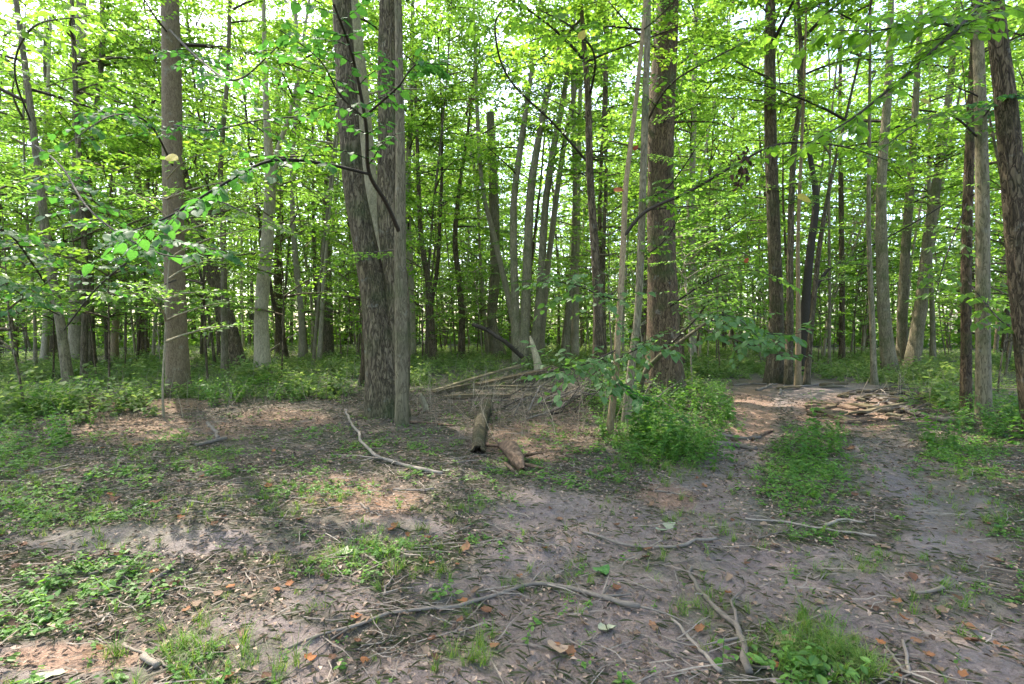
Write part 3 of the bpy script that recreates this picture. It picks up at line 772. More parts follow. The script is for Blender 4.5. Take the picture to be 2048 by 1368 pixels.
def spray(key, pix, radii, leaves, size, twigs=10, reach=.6, seed=1, per=6, start=.25, mat=None, droop=.25, zspread=.25, branch_label=None):
    twigs = int(twigs * 1.35); per = per + 2; size = size * 1.22
    if twigs * per > 290: twigs = 290 // per
    """pix: (u, v, distance) along the branch; leaves: mesh set"""
    T, base, d, _ = TR[key]
    rng = random.Random(seed)
    pts = [P(u, v, dd) - base for (u, v, dd) in pix]
    path, par = wobble_path(pts, .10)
    rr = np.interp(par, np.arange(len(radii)), radii)
    mb = MB(); mb.tube(path, rr, 7, 0)
    n = len(path); L = []
    for k in range(twigs):
        f = start + (1 - start) * (k + rng.uniform(0, .8)) / twigs
        i = min(n - 2, int(f * (n - 1)))
        p = Vector(path[i]); tdir = (Vector(path[min(i + 2, n - 1)]) - Vector(path[max(i - 2, 0)])).normalized()
        side = Vector((tdir.y, -tdir.x, 0)); side = side.normalized() if side.length > .05 else Vector((1, 0, 0))
        s = 1 if k % 2 else -1
        dr = (tdir * rng.uniform(.3, .9) + side * s * rng.uniform(.5, 1.1) + Vector((0, 0, rng.uniform(-zspread, zspread)))).normalized()
        ln = reach * rng.uniform(.45, 1.1) * (1.1 - .4 * f)
        tw = [p]
        q = p.copy(); dd = dr.copy()
        for m_ in range(4):
            dd = (dd + Vector((rng.uniform(-.18, .18), rng.uniform(-.18, .18), rng.uniform(-.16, .06)))).normalized()
            q = q + dd * ln / 4; tw.append(q.copy())
        mb.tube(tw, np.linspace(max(.0022, rr[i] * .4), .0014, 5), 5, 0)
        for j in range(per):
            g = (j + .6) / per * 4; a = int(min(g, 3.99)); b = g - a
            pp = tw[a].lerp(tw[min(a + 1, 4)], min(b, 1))
            ss = 1 if j % 2 else -1
            sd = Vector((dd.y, -dd.x, 0)).normalized()
            ld = (dd * rng.uniform(.2, .8) + sd * ss * rng.uniform(.5, 1.0) + Vector((0, 0, -droop * rng.uniform(.2, 1.6)))).normalized()
            if j == per - 1: ld = (dd + Vector((0, 0, -droop))).normalized()
            nr = Vector((rng.gauss(0, .28), rng.gauss(0, .28), 1)).normalized()
            L.append((pp, ld, nr, size * rng.uniform(.6, 1.2)))
    br = mb.build('branch', mat or M['twig_dark'], T)
    if branch_label: br['label'] = branch_label
    for (pp, ld, nr, sz) in L: leaf_obj(br, rng.choice(leaves), pp, ld, nr, sz)
    return br

# left: dark sinuous branch off the slim grey tree, one arm to the left, one up
dM = TR['M'][2]
spray('M', [(800, 468, dM), (772, 405, dM - .6), (738, 345, dM - 1.3), (732, 250, dM - 1.8), (704, 110, dM - 2.4), (668, 10, dM - 3)], [.034, .030, .026, .022, .017, .010], LS_DEEP, .085, 12, .8, 3, 6, .45,
      branch_label='dark crooked branch with its upper arm')
spray('M', [(738, 348, dM - 1.3), (640, 326, dM - 2), (540, 322, dM - 2.6), (440, 372, dM - 3.0), (340, 432, dM - 3.3), (240, 470, dM - 3.6)], [.020, .018, .015, .012, .009, .005], LS_DEEP, .085, 16, .85, 4, 6, .25)
spray('M', [(733, 230, dM - 1.9), (800, 170, dM - 2.2), (830, 130, dM - 2.3), (900, 130, dM - 2.5)], [.014, .011, .008, .004], LS_DEEP, .08, 8, .6, 6, 6, .2)
spray('M', [(733, 240, dM - 1.9), (680, 190, dM - 2.4), (640, 120, dM - 2.8), (560, 60, dM - 3)], [.013, .010, .007, .004], LS_DEEP, .08, 9, .7, 7, 6, .1)
# low deep green sprays from the thin tree at far left and from the large brown trunk
spray('A', [(112, 600, 12), (60, 520, 9), (20, 470, 6.5), (-60, 430, 5)], [.02, .016, .012, .006], LS_DEEP, .10, 12, .9, 8, 6, .35)
spray('A', [(70, 290, 12), (120, 330, 9), (180, 420, 6.5), (300, 500, 5.4), (420, 520, 5.0)], [.02, .016, .012, .009, .004], LS_DEEP, .095, 14, .75, 9, 6, .45)
spray('A', [(60, 240, 12), (30, 150, 9), (60, 60, 6.5), (180, 30, 5.4)], [.02, .016, .012, .005], LS_LIME, .095, 14, .9, 10, 7, .4)
spray('D', [(340, 60, 11), (400, 120, 8.5), (470, 160, 7), (560, 90, 6)], [.025, .02, .013, .006], LS_DEEP, .085, 16, .9, 11, 7, .3)
spray('D', [(345, 330, 11), (300, 250, 9), (230, 230, 7.5), (130, 290, 6.5)], [.022, .017, .012, .005], LS_DEEP, .09, 14, .9, 12, 6, .3)
spray('D', [(350, 420, 11), (420, 400, 9), (500, 430, 8), (600, 470, 7.4)], [.02, .016, .01, .005], LS_MID, .09, 14, .8, 13, 6, .3)
spray('D', [(352, 560, 11), (260, 590, 10), (160, 580, 9), (60, 600, 8.3)], [.018, .014, .01, .005], LS_MID, .09, 14, .8, 14, 6, .2)
spray('A', [(128, 660, 12.6), (200, 570, 8.5), (320, 490, 6.2), (440, 500, 5.2)], [.016, .012, .009, .004], LS_DEEP, .09, 13, .75, 50, 6, .5)
spray('A', [(118, 630, 12.6), (60, 600, 8.5), (0, 560, 6.0), (-60, 540, 5.2)], [.016, .012, .009, .004], LS_DEEP, .09, 12, .75, 51, 6, .35)
spray('D', [(348, 250, 11), (420, 260, 9), (520, 240, 7.6), (640, 230, 7)], [.02, .016, .01, .005], LS_DEEP, .08, 14, .8, 52, 6, .2)
# centre: limb of the nearest young tree and its leaves
dT = TR['T'][2]
spray('T', [(1247, 474, dT), (1290, 424, dT - .2), (1380, 382, dT - .5), (1470, 330, dT - .8), (1560, 288, dT - 1), (1680, 292, dT - 1.3), (1790, 326, dT - 1.5)], [.026, .024, .02, .016, .013, .009, .004], LS_LIME, .075, 14, .5, 15, 5, .2,
      branch_label='long bare-based branch reaching right with a withered leaf bundle')
spray('T', [(1238, 600, dT), (1200, 590, dT - .4), (1150, 570, dT - .9), (1080, 560, dT - 1.2)], [.012, .009, .006, .003], LS_BLUE, .08, 16, .8, 16, 5, .1, zspread=.7)
spray('T', [(1232, 700, dT), (1190, 720, dT - .5), (1150, 735, dT - 1.0), (1100, 745, dT - 1.5)], [.012, .009, .006, .003], LS_BLUE, .085, 20, .8, 17, 5, .05, zspread=.8)
spray('T', [(1232, 720, dT), (1270, 700, dT - .5), (1300, 690, dT - 1.0), (1330, 700, dT - 1.4)], [.012, .009, .006, .003], LS_BLUE, .08, 13, .7, 18, 5, .05, zspread=.9)
spray('T', [(1228, 760, dT), (1250, 780, dT - .3), (1290, 800, dT - .6)], [.008, .006, .003], LS_DEEP, .09, 7, .4, 19, 5, .05)
spray('U', [(1290, 250, 8.5), (1340, 170, 7.5), (1440, 110, 6.9), (1540, 62, 6.5)], [.02, .015, .010, .004], LS_LIME, .08, 13, .6, 20, 6, .2)
spray('U', [(1286, 400, 8.5), (1330, 380, 7.5), (1370, 330, 6.9), (1420, 250, 6.6)], [.016, .012, .008, .004], LS_LIME, .075, 12, .55, 21, 6, .1)
spray('U', [(1280, 520, 8.5), (1330, 480, 7.8), (1360, 430, 7.2)], [.012, .009, .004], LS_LIME, .07, 8, .5, 22, 6, .1)
spray('S', [(1180, 330, 11.9), (1110, 250, 9.5), (1020, 160, 7.5), (990, 60, 6.5), (1010, 10, 6)], [.03, .022, .016, .012, .006], LS_LIME, .085, 18, .9, 23, 7, .35)
spray('S', [(1176, 210, 11.9), (1190, 120, 9), (1150, 60, 7), (1080, 20, 6)], [.03, .02, .014, .006], LS_LIME, .09, 14, .9, 24, 7, .3)
spray('V', [(1330, 620, 11.7), (1420, 560, 10), (1500, 540, 8.8), (1560, 560, 8)], [.02, .015, .01, .005], LS_MID, .085, 16, .8, 25, 6, .1)
spray('V', [(1330, 700, 11.7), (1390, 640, 9.8), (1420, 600, 8.5), (1460, 590, 7.7)], [.02, .015, .01, .005], LS_MID, .085, 12, .8, 26, 6, .1)
# right: lime branch sweeping down to the left across the top
spray('AH', [(1990, -60, 7.2), (1950, 20, 6.4), (1890, 80, 5.8), (1800, 160, 5.4), (1700, 240, 5.2), (1610, 290, 5.1)], [.035, .028, .022, .016, .011, .005], LS_LIME, .10, 26, .62, 27, 6, .08, zspread=.35,
      branch_label='dark forking branch sweeping down to the left under lime leaves')
spray('AH', [(1920, 55, 6.1), (1840, 40, 5.6), (1760, 60, 5.2), (1640, 60, 5.0)], [.018, .014, .010, .004], LS_LIME, .105, 18, .7, 28, 7, .05)
spray('AG', [(1962, 280, 8.7), (1900, 230, 7.5), (1830, 250, 6.6), (1760, 300, 6.2)], [.02, .015, .01, .004], LS_LIME, .085, 14, .6, 29, 7, .1)
spray('AG', [(1963, 240, 8.7), (1995, 200, 7.5), (2040, 190, 6.8)], [.015, .01, .005], LS_DEEP, .085, 9, .6, 30, 6, .1)
spray('AF', [(1936, 400, 9), (1890, 520, 8.2), (1870, 600, 7.8)], [.012, .009, .004], LS_MID, .085, 9, .6, 31, 6, .1)
spray('AF', [(1933, 560, 9), (2000, 640, 7.6), (2040, 660, 7.0)], [.012, .009, .004], LS_LIME, .10, 9, .5, 32, 6, .1)

# a leaning sapling in front of the massive trunk carries the broad blue-green leaves over the path
tr('SP', 'sapling', 'leaning sapling with broad blue-green leaves hanging over the path', 'sapling',
   [(1268, 800), (1296, 735), (1352, 690), (1420, 640)], M['bark_grey'], [14, 10, 7, 4], top=1, lean_y=-.75, flare=.1)
dS = TR['SP'][2] - 2.25
for k, pix in enumerate([[(1420, 640, dS), (1480, 655, dS - .9), (1560, 670, dS - 1.6), (1630, 660, dS - 1.9)], [(1420, 640, dS), (1440, 630, dS - .8), (1480, 640, dS - 1.5), (1530, 690, dS - 2.0)],
                         [(1400, 655, dS), (1500, 690, dS - 1.3), (1560, 710, dS - 1.8), (1600, 716, dS - 2)]]):
    spray('SP', pix, [.010, .008, .006, .003], LS_BLUE, .085, 11, .55, 40 + k, 5, .15, zspread=.5)

# single coloured leaves, and the withered bundle
def lone(key, u, v, d, mesh, size, label, rot=0.0):
    T, base, dd, _ = TR[key]
    leaf_obj(T, mesh, P(u, v, d) - base, (math.cos(rot), -.25, math.sin(rot) * .8 - .1), (.15, -.8, .55), size, label)
lone('D', 334, 312, 6.6, LS_YEL[2], .17, 'large torn yellow leaf', -.2)
lone('AG', 1842, 200, 5.8, LS_YEL[0], .13, 'yellow leaf', -.5)
lone('T', 1596, 394, 5.9, LS_YEL[1], .16, 'yellow leaf hanging alone', -.2)
lone('S', 1160, 78, 6.6, LS_YEL[0], .12, 'yellow-green leaf', 1.2)
lone('U', 1228, 380, 7.3, LS_RED[0], .15, 'red leaf', .1)
lone('U', 1268, 300, 7.4, LS_RED[1], .09, 'red leaf', 1.1)
lone('V', 1490, 525, 8, LS_RED[2], .09, 'red leaf', 1.2)
lone('V', 1278, 545, 9, LS_RED[1], .09, 'red leaf', .9)
wb = MB(); rng = np.random.default_rng(5)
base = TR['T'][1]
for (u, v, n, sp) in ((1490, 312, 26, .07), (1484, 345, 22, .05), (1478, 368, 12, .03), (938, 215, 0, 0)):
    if not n: continue
    c = np.array(P(u, v, dT - .85) - base)
    pp = c + rng.normal(0, sp, (n, 3)); D = rng.normal(0, 1, (n, 3)); D[:, 2] -= 1.2
    scatter(wb, LEAF6 * [1, .8, 2.2], LEAF6Q, None, pp, frames(D, rng.normal(0, 1, (n, 3))), rng.uniform(.05, .10, n))
wb.build('withered_leaves', M['dead_dark'], TR['T'][0], label='withered brown leaf bundle hanging from the branch')
wb = MB(); base = TR['S'][1]
c = np.array(P(938, 215, 7) - base); pp = c + rng.normal(0, .025, (9, 3)) * [1, 1, 2.5]; D = rng.normal(0, .5, (9, 3)); D[:, 2] -= 1
scatter(wb, LEAF6 * [1, .7, 2], LEAF6Q, None, pp, frames(D, rng.normal(0, 1, (9, 3))), rng.uniform(.05, .09, 9))
wb.build('withered_leaves', M['dead_dark'], TR['S'][0], label='single shrivelled black-brown leaf cluster')

# ------------------------------------------------------------------ saplings and trees further off, copied
def far_tree_proto(seed, H, hb, nb, rad, leaf, leafmat, barkm, kites=True, R0=2.4, keep=(.95, .9)):
    rng = np.random.default_rng(seed)
    pts = [np.array([0, 0, -.2])]; a = np.array([rng.normal(0, .06), rng.normal(0, .06), 1.0]); k = 6
    for q in range(k):
        a = a + [rng.normal(0, .05), rng.normal(0, .05), 0]; pts.append(pts[-1] + a / np.linalg.norm(a) * (H / k))
    tb = MB(); path, r = trunk_mesh(tb, pts, list(np.linspace(rad, rad * .15, k + 1)), 8, .04, 4, .18, seed, .7)
    cb = MB()
    for q in range(nb):
        h = hb + (H - hb) * (q + rng.uniform(0, 1)) / nb
        if H > 12 and rng.uniform() > (keep[0] if h < .6 * H else keep[1]): continue
        i = int(np.argmin(abs(path[:, 2] - h)))
        tubes, LP, LD, LS = bough_arrays(rng, L=R0 * rng.uniform(.7, 1.2) * (1.1 - .45 * ((h - hb) / (H - hb)) ** 2), nt=8, leaf=leaf, dens=.45)
        yaw = rng.uniform(0, 6.283); pit = rng.uniform(0, .6)
        c, s = math.cos(yaw), math.sin(yaw); cp, sp = math.cos(pit), math.sin(pit)
        Rm = np.array([[c * cp, -s, -c * sp], [s * cp, c, -s * sp], [sp, 0, cp]])
        tb.tube(tubes[0][0] @ Rm.T + path[i], tubes[0][1] * 1.3, 4)
        LPw = LP @ Rm.T + path[i]
        scatter(cb, LEAF4, None, LEAF4T, LPw, frames(LD @ Rm.T, rand_normals(rng, len(LP), .45)), LS)
    return tb.mesh('trunk', [barkm]), cb.mesh('crown', [leafmat], False)

barks = [M['bark_grey'], M['bark_ridge'], M['bark_pale'], M['bark_deep'], M['bark_red'], M['bark_grey'], M['bark_ridge'], M['bark_pale']]
FAR = [far_tree_proto(500 + k, 15 + k, 2.6 + .25 * k, 38, .050 + .014 * (k % 4), .20, M['leaf_far'], barks[k]) for k in range(8)]
NEARF = [far_tree_proto(520 + k, 15 + k, 3.0 + .4 * k, 30, .050 + .014 * (k % 4), .17, M['leaf_far'], barks[k], keep=(.72, .85)) for k in range(8)]
SAP = [far_tree_proto(600 + k, 4.2 + .8 * k, 1.0 + .25 * k, 13 + 2 * k, .020 + .003 * k, .12, M['leaf_low'] if k % 2 else M['leaf_canopy'], barks[(k + 1) % 5], R0=1.7) for k in range(5)]

def place(name, part, proto, loc, rz, s, label, cat, group):
    T = thing(name, label, cat, loc, group, rz); T.scale = (s, s, s)
    for nm, me in zip((part, 'crown'), proto): link(nm, me, T)
    return T
rs = random.Random(42)
MARKS = [(-400, 'left edge of the view'), (140, 'thin leaning tree'), (356, 'large brown trunk'), (476, 'dark left-leaning tree'), (527, 'forked grey tree'), (606, 'pale wavy stem'),
         (790, 'twin trunks'), (868, 'forked dark stem'), (997, 'broken-topped grey tree'), (1084, 'centre clump'), (1192, 'dark mossy stem'), (1328, 'massive reddish trunk'), (1386, 'pale pole tree'),
         (1549, 'stringy-barked trunk'), (1612, 'path-end pole trees'), (1748, 'thin mossy pole'), (1822, 'right-hand trio'), (1931, 'near pair at right'), (2060, 'furrowed edge trunk'), (2600, 'right edge of the view')]
def between(x, y):
    u = float(proj(np.array(x), np.array(y))[0])
    for (a, la), (b, lb) in zip(MARKS[:-1], MARKS[1:]):
        if u < b: return 'between ' + la.replace(' of the view', '') + ' and ' + lb.replace(' of the view', '')
    return 'past the ' + MARKS[-2][1]
LOOK = ['grey', 'brown-ridged', 'pale', 'dark', 'reddish', 'grey', 'brown-ridged', 'pale']
placed = [(t[1].x, t[1].y, .5) for t in TR.values()]
def free(x, y, gap):
    return all((x - a) ** 2 + (y - b) ** 2 > max(gap, g) ** 2 for a, b, g in placed)
n = 0; tries = 0
while n < 240 and tries < 9000:
    tries += 1
    a = math.radians(rs.uniform(-52, 52)); r = math.sqrt(rs.uniform(20 ** 2, 74 ** 2))
    if rs.random() < .35: r = rs.uniform(20, 42)
    x, y = r * math.sin(a), r * math.cos(a)
    uu = float(proj(np.array(x), np.array(y))[0])
    if r < 29 and (890 < uu < 1190 or 1710 < uu < 1930 or 490 < uu < 570): continue
    if not free(x, y, .9): continue
    placed.append((x, y, .9)); n += 1
    kk = rs.randrange(8)
    far = 'mid-distance' if r < 32 else 'distant' if r < 48 else 'farthest'
    place('tree', 'trunk', (NEARF if r < 42 else FAR)[kk], (x, y, hz(x, y)), rs.uniform(0, 6.28), rs.uniform(.85, 1.25) * (1.3 if r > 36 else 1), f'{far} slender {LOOK[kk]} tree ' + between(x, y), 'tree', 'slender trees deep in the woods')
n = 0; tries = 0
while n < 175 and tries < 9000:
    tries += 1
    a = math.radians(rs.uniform(-48, 48)); r = rs.uniform(10.5, 38) if rs.random() < .8 else rs.uniform(30, 55)
    if r < 19 and rs.random() < .6: continue
    x, y = r * math.sin(a), r * math.cos(a)
    u, v = proj(np.array(x), np.array(y))
    if r < 24 and (890 < u < 1190 or 500 < u < 560): continue
    if r < 34 and 1710 < u < 1940: continue
    if r < 15 and 600 < u < 1010: continue
    if 1400 < u < 1860 and r < 17: continue
    if r < 13.5 and not (u < 330 or u > 1880): continue
    if not free(x, y, .7): continue
    placed.append((x, y, .7)); n += 1
    k = rs.randrange(5) if r > 16 else rs.randrange(3)
    place('sapling', 'stem', SAP[k], (x, y, hz(x, y)), rs.uniform(0, 6.28), rs.uniform(.8, 1.25), f"{'near' if r < 17 else 'farther' if r < 28 else 'distant'} {'short' if k < 2 else 'tall'} sapling " + between(x, y), 'sapling', 'understory saplings in the woods')
# trees round and behind the camera close the canopy overhead
for k in range(16):
    for _ in range(50):
        a = rs.uniform(0, 6.283); r = rs.uniform(6, 24); x, y = r * math.sin(a), r * math.cos(a)
        if abs(math.degrees(math.atan2(x, y))) < 58 and y > 0: continue
        if free(x, y, 2.0): break
    placed.append((x, y, 2.0))
    place('tree', 'trunk', FAR[4 + k % 4], (x, y, hz(x, y)), rs.uniform(0, 6.28), rs.uniform(1.0, 1.3), 'forest tree standing out of view around the clearing', 'tree', 'trees around the clearing out of view')

# the far wood, a mass of leaves and thin stems
def far_wood():
    rng = np.random.default_rng(9); mb = MB()
    n = 190000
    a = rng.uniform(-1.0, 1.0, n); r = rng.uniform(58, 100, n)
    zmax = 32
    z = rng.uniform(0, 1, n) ** 1.75 * zmax - .2
    cl = fbm(a * 30, z * .5 + r * .2, 4, 2) + .5
    k = cl > rng.uniform(.2, .6, n)
    a, r, z = a[k], r[k], z[k]
    pp = np.stack([r * np.sin(a), r * np.cos(a), z], 1)
    D = rng.normal(0, 1, (len(pp), 3)); D[:, 2] *= .4
    scatter(mb, LEAF4 * [1, 1.2, 1], None, LEAF4T, pp, frames(D, rand_normals(rng, len(pp), .8)), rng.uniform(.35, .75, len(pp)), 0)
    for _ in range(260):
        a = rng.uniform(-1, 1); r = rng.uniform(64, 100); x, y = r * math.sin(a), r * math.cos(a)
        mb.tube([(x, y, -.3), (x + rng.normal(0, .4), y, 9), (x + rng.normal(0, 1.0), y, 20)], [.16, .12, .04], 5, 1)
    mb.build('far_wood', [M['leaf_far'], M['bark_grey']], kind='stuff', label='distant mass of green woodland filling the gaps between the trunks', category='woodland', smooth=False)
far_wood()

# ------------------------------------------------------------------ ground plants
def sample(n, r0, r1, amax, rng, power=1.0):
    a = np.radians(rng.uniform(-amax, amax, n)); r = (r0 ** (power + 1) + rng.uniform(0, 1, n) * (r1 ** (power + 1) - r0 ** (power + 1))) ** (1 / (power + 1))
    return r * np.sin(a), r * np.cos(a)

def bare_zone(x, y):
    u, v = proj(x, y)
    m = blobs(u, v, [(1600, 815, 175, 65), (1560, 790, 140, 30), (1800, 850, 130, 40), (560, 850, 230, 55), (960, 830, 190, 60), (740, 860, 150, 30), (220, 806, 60, 14), (350, 822, 60, 12), (1100, 790, 110, 40),
                     (1720, 800, 120, 30)])
    return m

def herb_template(rng, stems=1, h=.18, leaves=7, leaf=.06, lean=.35, pairs=False, kite=False):
    tv = []; tq = []; n = 0
    P_ = []; D_ = []; N_ = []; S_ = []
    for s in range(stems):
        a = rng.uniform(0, 6.28); off = np.array([math.cos(a), math.sin(a), 0]) * h * lean
        for k in range(leaves):
            f = (k + 1) / leaves
            p = off * f * f + np.array([0, 0, h * f * rng.uniform(.85, 1.05)])
            b = rng.uniform(0, 6.28) if not pairs else (a + 1.57 + math.pi * (k % 2) + rng.normal(0, .2))
            P_.append(p); D_.append([math.cos(b), math.sin(b), rng.uniform(-.35, .15)]); S_.append(leaf * rng.uniform(.65, 1.2) * (1.1 - .4 * f))
    P_, D_, S_ = np.array(P_), np.array(D_), np.array(S_)
    mb = MB()
    if kite: scatter(mb, LEAF4 * [1, .95, 1], np.array([[0, 3, 2, 1]]), None, P_, frames(D_, rand_normals(rng, len(P_), .3)), S_)
    else: scatter(mb, LEAF6, LEAF6Q, None, P_, frames(D_, rand_normals(rng, len(P_), .3)), S_)
    V = np.vstack(mb.v); Q = np.vstack(mb.q)
    # thin stalk
    st = np.array([[-.003, 0, 0], [.003, 0, 0], [.002 + off[0], off[1], h], [-.002 + off[0], off[1], h]])
    Q = np.vstack([Q, np.array([[0, 1, 2, 3]]) + len(V)]); V = np.vstack([V, st])
    return V, Q

def grass_template(rng, blades=14, L=.14):
    V = []; Q = []; n = 0
    for b in range(blades):
        a = rng.uniform(0, 6.28); l = L * rng.uniform(.5, 1.2); w = rng.uniform(.0018, .0040); be = rng.uniform(.3, 1.1)
        d = np.array([math.cos(a), math.sin(a), 0]); s = np.array([-d[1], d[0], 0]); o = rng.normal(0, .018, 3) * [1, 1, 0]
        for t in (0, .4, .75, 1):
            c = o + d * l * (be * t * t * .8 + .12 * t) + np.array([0, 0, l * (t - .45 * be * t * t)])
            ww = w * (1 - t * .85)
            V += [c - s * ww, c + s * ww]
        for k in range(3): Q.append((n + 2 * k, n + 2 * k + 1, n + 2 * k + 3, n + 2 * k + 2))
        n += 8
    return np.array(V), np.array(Q)

def plant_field(name, temps, mat, x, y, scale, label, cat, rng, tilt=.15, dz=-.005, far=None):
    mb = MB(); z = height(x, y) + dz; r_ = np.hypot(x, y); idx = np.arange(len(x)) % len(temps)
    jobs = [(t, (idx == k) & ((r_ < 15.5) if far else True)) for k, t in enumerate(temps)] + [(t, (idx == k) & (r_ >= 15.5)) for k, t in enumerate(far or [])]
    for (tv, tq), s in jobs:
        n = len(x[s])
        if n == 0: continue
        scatter(mb, tv, tq, None, np.stack([x[s], y[s], z[s]], 1), yawR(rng.uniform(0, 6.283, n), rng.uniform(0, tilt * 2, n)), scale[s])
    return mb.build(name, mat, kind='stuff', label=label, category=cat, smooth=False)

rng = np.random.default_rng(77)
# near herbs
hT = [herb_template(rng, 3, .08, 4, .050, 1.1) for _ in range(4)] + [herb_template(rng, 2, .13, 4, .072, .7) for _ in range(4)]
x, y = sample(60000, 1.9, 9.5, 50, rng, 0.3)
m = mask(x, y, HERB, 5, .8, .9); u, v = proj(x, y)
dn = np.maximum(blobs(u, v, [(1620, 930, 115, 85), (1300, 880, 110, 60), (1400, 850, 75, 80), (1620, 1345, 120, 40), (1960, 890, 140, 60)]), np.where(u < 420, .5, .25))
k = rng.uniform(0, 1, len(x)) < dn * m * .34 * np.clip(.35 + 1.5 * (fbm(x * 3, y * 3, 14, 2) + .25), 0, 1) + .006
x, y = x[k], y[k]
plant_field('herbs', hT, M['leaf_herb'], x, y, rng.uniform(.40, 1.05, len(x)) * np.clip(.45 + .5 * mask(x, y, HERB, 5), .5, 1.1), 'low leafy herbs and creeping weeds patching the muddy ground', 'herbs', rng)
tT = [herb_template(rng, 2, .035, 4, .030, 1.3) for _ in range(5)]
x, y = sample(42000, 1.9, 10.5, 50, rng, .35)
k = rng.uniform(0, 1, len(x)) < (1 - .95 * np.clip(mask(x, y, MUD, 1) * 1.6, 0, 1)) * np.clip(3.5 * (fbm(x * 1.9, y * 1.9, 27, 4) - .03), 0, .6) * (1 - bare_zone(x, y) * .7)
x, y = x[k], y[k]
plant_field('seedlings', tT, M['leaf_herb'], x, y, rng.uniform(.5, 1.4, len(x)), 'tiny ground-hugging seedlings and clover dotted over the trampled soil', 'seedlings', rng)
# taller weeds by the trunks and in the strip between the tracks
bT = [herb_template(rng, 3, .42, 9, .075, .35) for _ in range(6)]
x, y = sample(26000, 4.5, 14, 50, rng, .8)
m = mask(x, y, [(1400, 850, 80, 95), (1310, 890, 120, 50), (1450, 790, 70, 60), (1620, 900, 70, 40), (1960, 850, 150, 55), (120, 790, 200, 60), (30, 870, 120, 60), (470, 790, 130, 40), (1250, 820, 90, 40), (560, 765, 80, 20)], 6, .5)
wnz = fbm(x * 1.6, y * 1.6, 19, 3)
k = (rng.uniform(0, 1, len(x)) < m * .24 * np.clip(.25 + 3.2 * (wnz + .15), 0, 1.2)) & (bare_zone(x, y) < .75)
x, y, wnz = x[k], y[k], wnz[k]
plant_field('weeds', bT, M['leaf_herb'], x, y, rng.uniform(.3, 1.2, len(x)) * np.clip(.8 + 2.2 * wnz, .35, 1.5), 'knee-high leafy weeds growing round the trunks and along the path', 'weeds', rng)
# feathery ground layer of the wood
fT = [herb_template(rng, 2, .30, 9, .095, .8) for _ in range(8)]; fK = [herb_template(rng, 2, .31, 8, .108, .8, kite=True) for _ in range(8)]
x, y = sample(42000, 10.5, 46, 47, rng, .55)
r = np.hypot(x, y); u, v = proj(x, y)
dens = np.clip((r - 10.5) / 2.5, 0, 1) * (1 - np.clip(bare_zone(x, y) * 1.5, 0, 1)) * np.clip(.45 + 3.6 * (fbm(x * .6, y * .6, 24, 3) + .08), .10, 1)
dens = dens * np.where((u > 1380) & (u < 1700) & (r < 17), .25, 1)
k = rng.uniform(0, 1, len(x)) < dens * np.where(r > 27, .72, 1)
x, y = x[k], y[k]
plant_field('ground_cover', fT, M['leaf_fern'], x, y, rng.uniform(.45, 1.3, len(x)) * np.clip(.85 + 3.2 * fbm(x * .8, y * .8, 29, 3), .35, 1.9), 'feathery green ground layer covering the forest floor behind the clearing', 'undergrowth', rng, .25, far=fK)
# grass
gT = [grass_template(rng, 15, .13) for _ in range(6)]
x, y = sample(52000, 1.9, 9.5, 50, rng, .25)
m = mask(x, y, GRASS, 7, .7)
k = rng.uniform(0, 1, len(x)) < (m ** 1.5 * .13 * np.clip(.2 + 2.2 * (fbm(x * 4, y * 4, 34, 2) + .2), 0, 1) + .006)
x, y = x[k], y[k]
plant_field('grass', gT, M['grass'], x, y, rng.uniform(.3, .85, len(x)), 'thin tufts of short grass scattered over the trampled soil', 'grass', rng, .25)
gT2 = [grass_template(rng, 26, .21) for _ in range(3)]
X, Y = [], []
for (u, v, s, c) in [(1650, 1300, 26, 26), (1690, 1330, 40, 26), (1560, 1330, 30, 8), (400, 1330, 40, 14), (370, 1290, 40, 9), (930, 1300, 35, 12), (480, 1345, 30, 8), (1330, 940, 60, 30), (820, 1130, 60, 14), (1600, 1270, 60, 8), (2000, 1060, 30, 8), (1290, 905, 50, 22), (680, 1100, 60, 10)]:
    for _ in range(c):
        p = flat(u + rng.normal(0, s), v + rng.normal(0, s * .35)); p = (p[0] + rng.normal(0, .06), p[1] + rng.normal(0, .10)); X.append(p[0]); Y.append(p[1])
X, Y = np.array(X), np.array(Y)
plant_field('long_grass', gT2, M['grass'], X, Y, rng.uniform(.35, .75, len(X)), 'longer arching grass clumps in the foreground and beside the path', 'grass', rng, .2)

# litter: shards of dead leaves, twiglets and crumbs
x, y = sample(105000, 1.8, 13, 50, rng, .35)
mud = mask(x, y, MUD, 1); n = len(x)
k = rng.uniform(0, 1, n) < (1 - .4 * bare_zone(x, y)) * (1 - .55 * mud) * np.clip(.3 + 2 * (fbm(x * 2.5, y * 2.5, 44, 3) + .22), .08, 1) * .75
x, y = x[k], y[k]; n = len(x)
mb = MB(); z = height(x, y) + .006
scatter(mb, LEAF4 * [1, 1.0, 2.2], None, LEAF4T, np.stack([x, y, z], 1), yawR(rng.uniform(0, 6.28, n), np.abs(rng.normal(0, .35, n))), rng.uniform(.010, .038, n) * np.clip(.8 + .07 * np.hypot(x, y), 1, 1.8))
mb.build('leaf_litter', M['litter'], kind='stuff', label='brown crumbs and shards of dead leaves strewn over the soil', category='leaf litter', smooth=False)
x, y = sample(90000, 1.8, 13, 50, rng, .3)
mud = mask(x, y, MUD, 1); red = mask(x, y, RED, 2); n = len(x)
k = rng.uniform(0, 1, n) < (1 - .72 * mud) * (1 - .8 * red) * np.clip(.25 + 2.6 * (fbm(x * 1.8, y * 1.8, 84, 3) + .2), .05, 1) * .8
x, y = x[k], y[k]; n = len(x)
mb = MB(); z = height(x, y) + .005
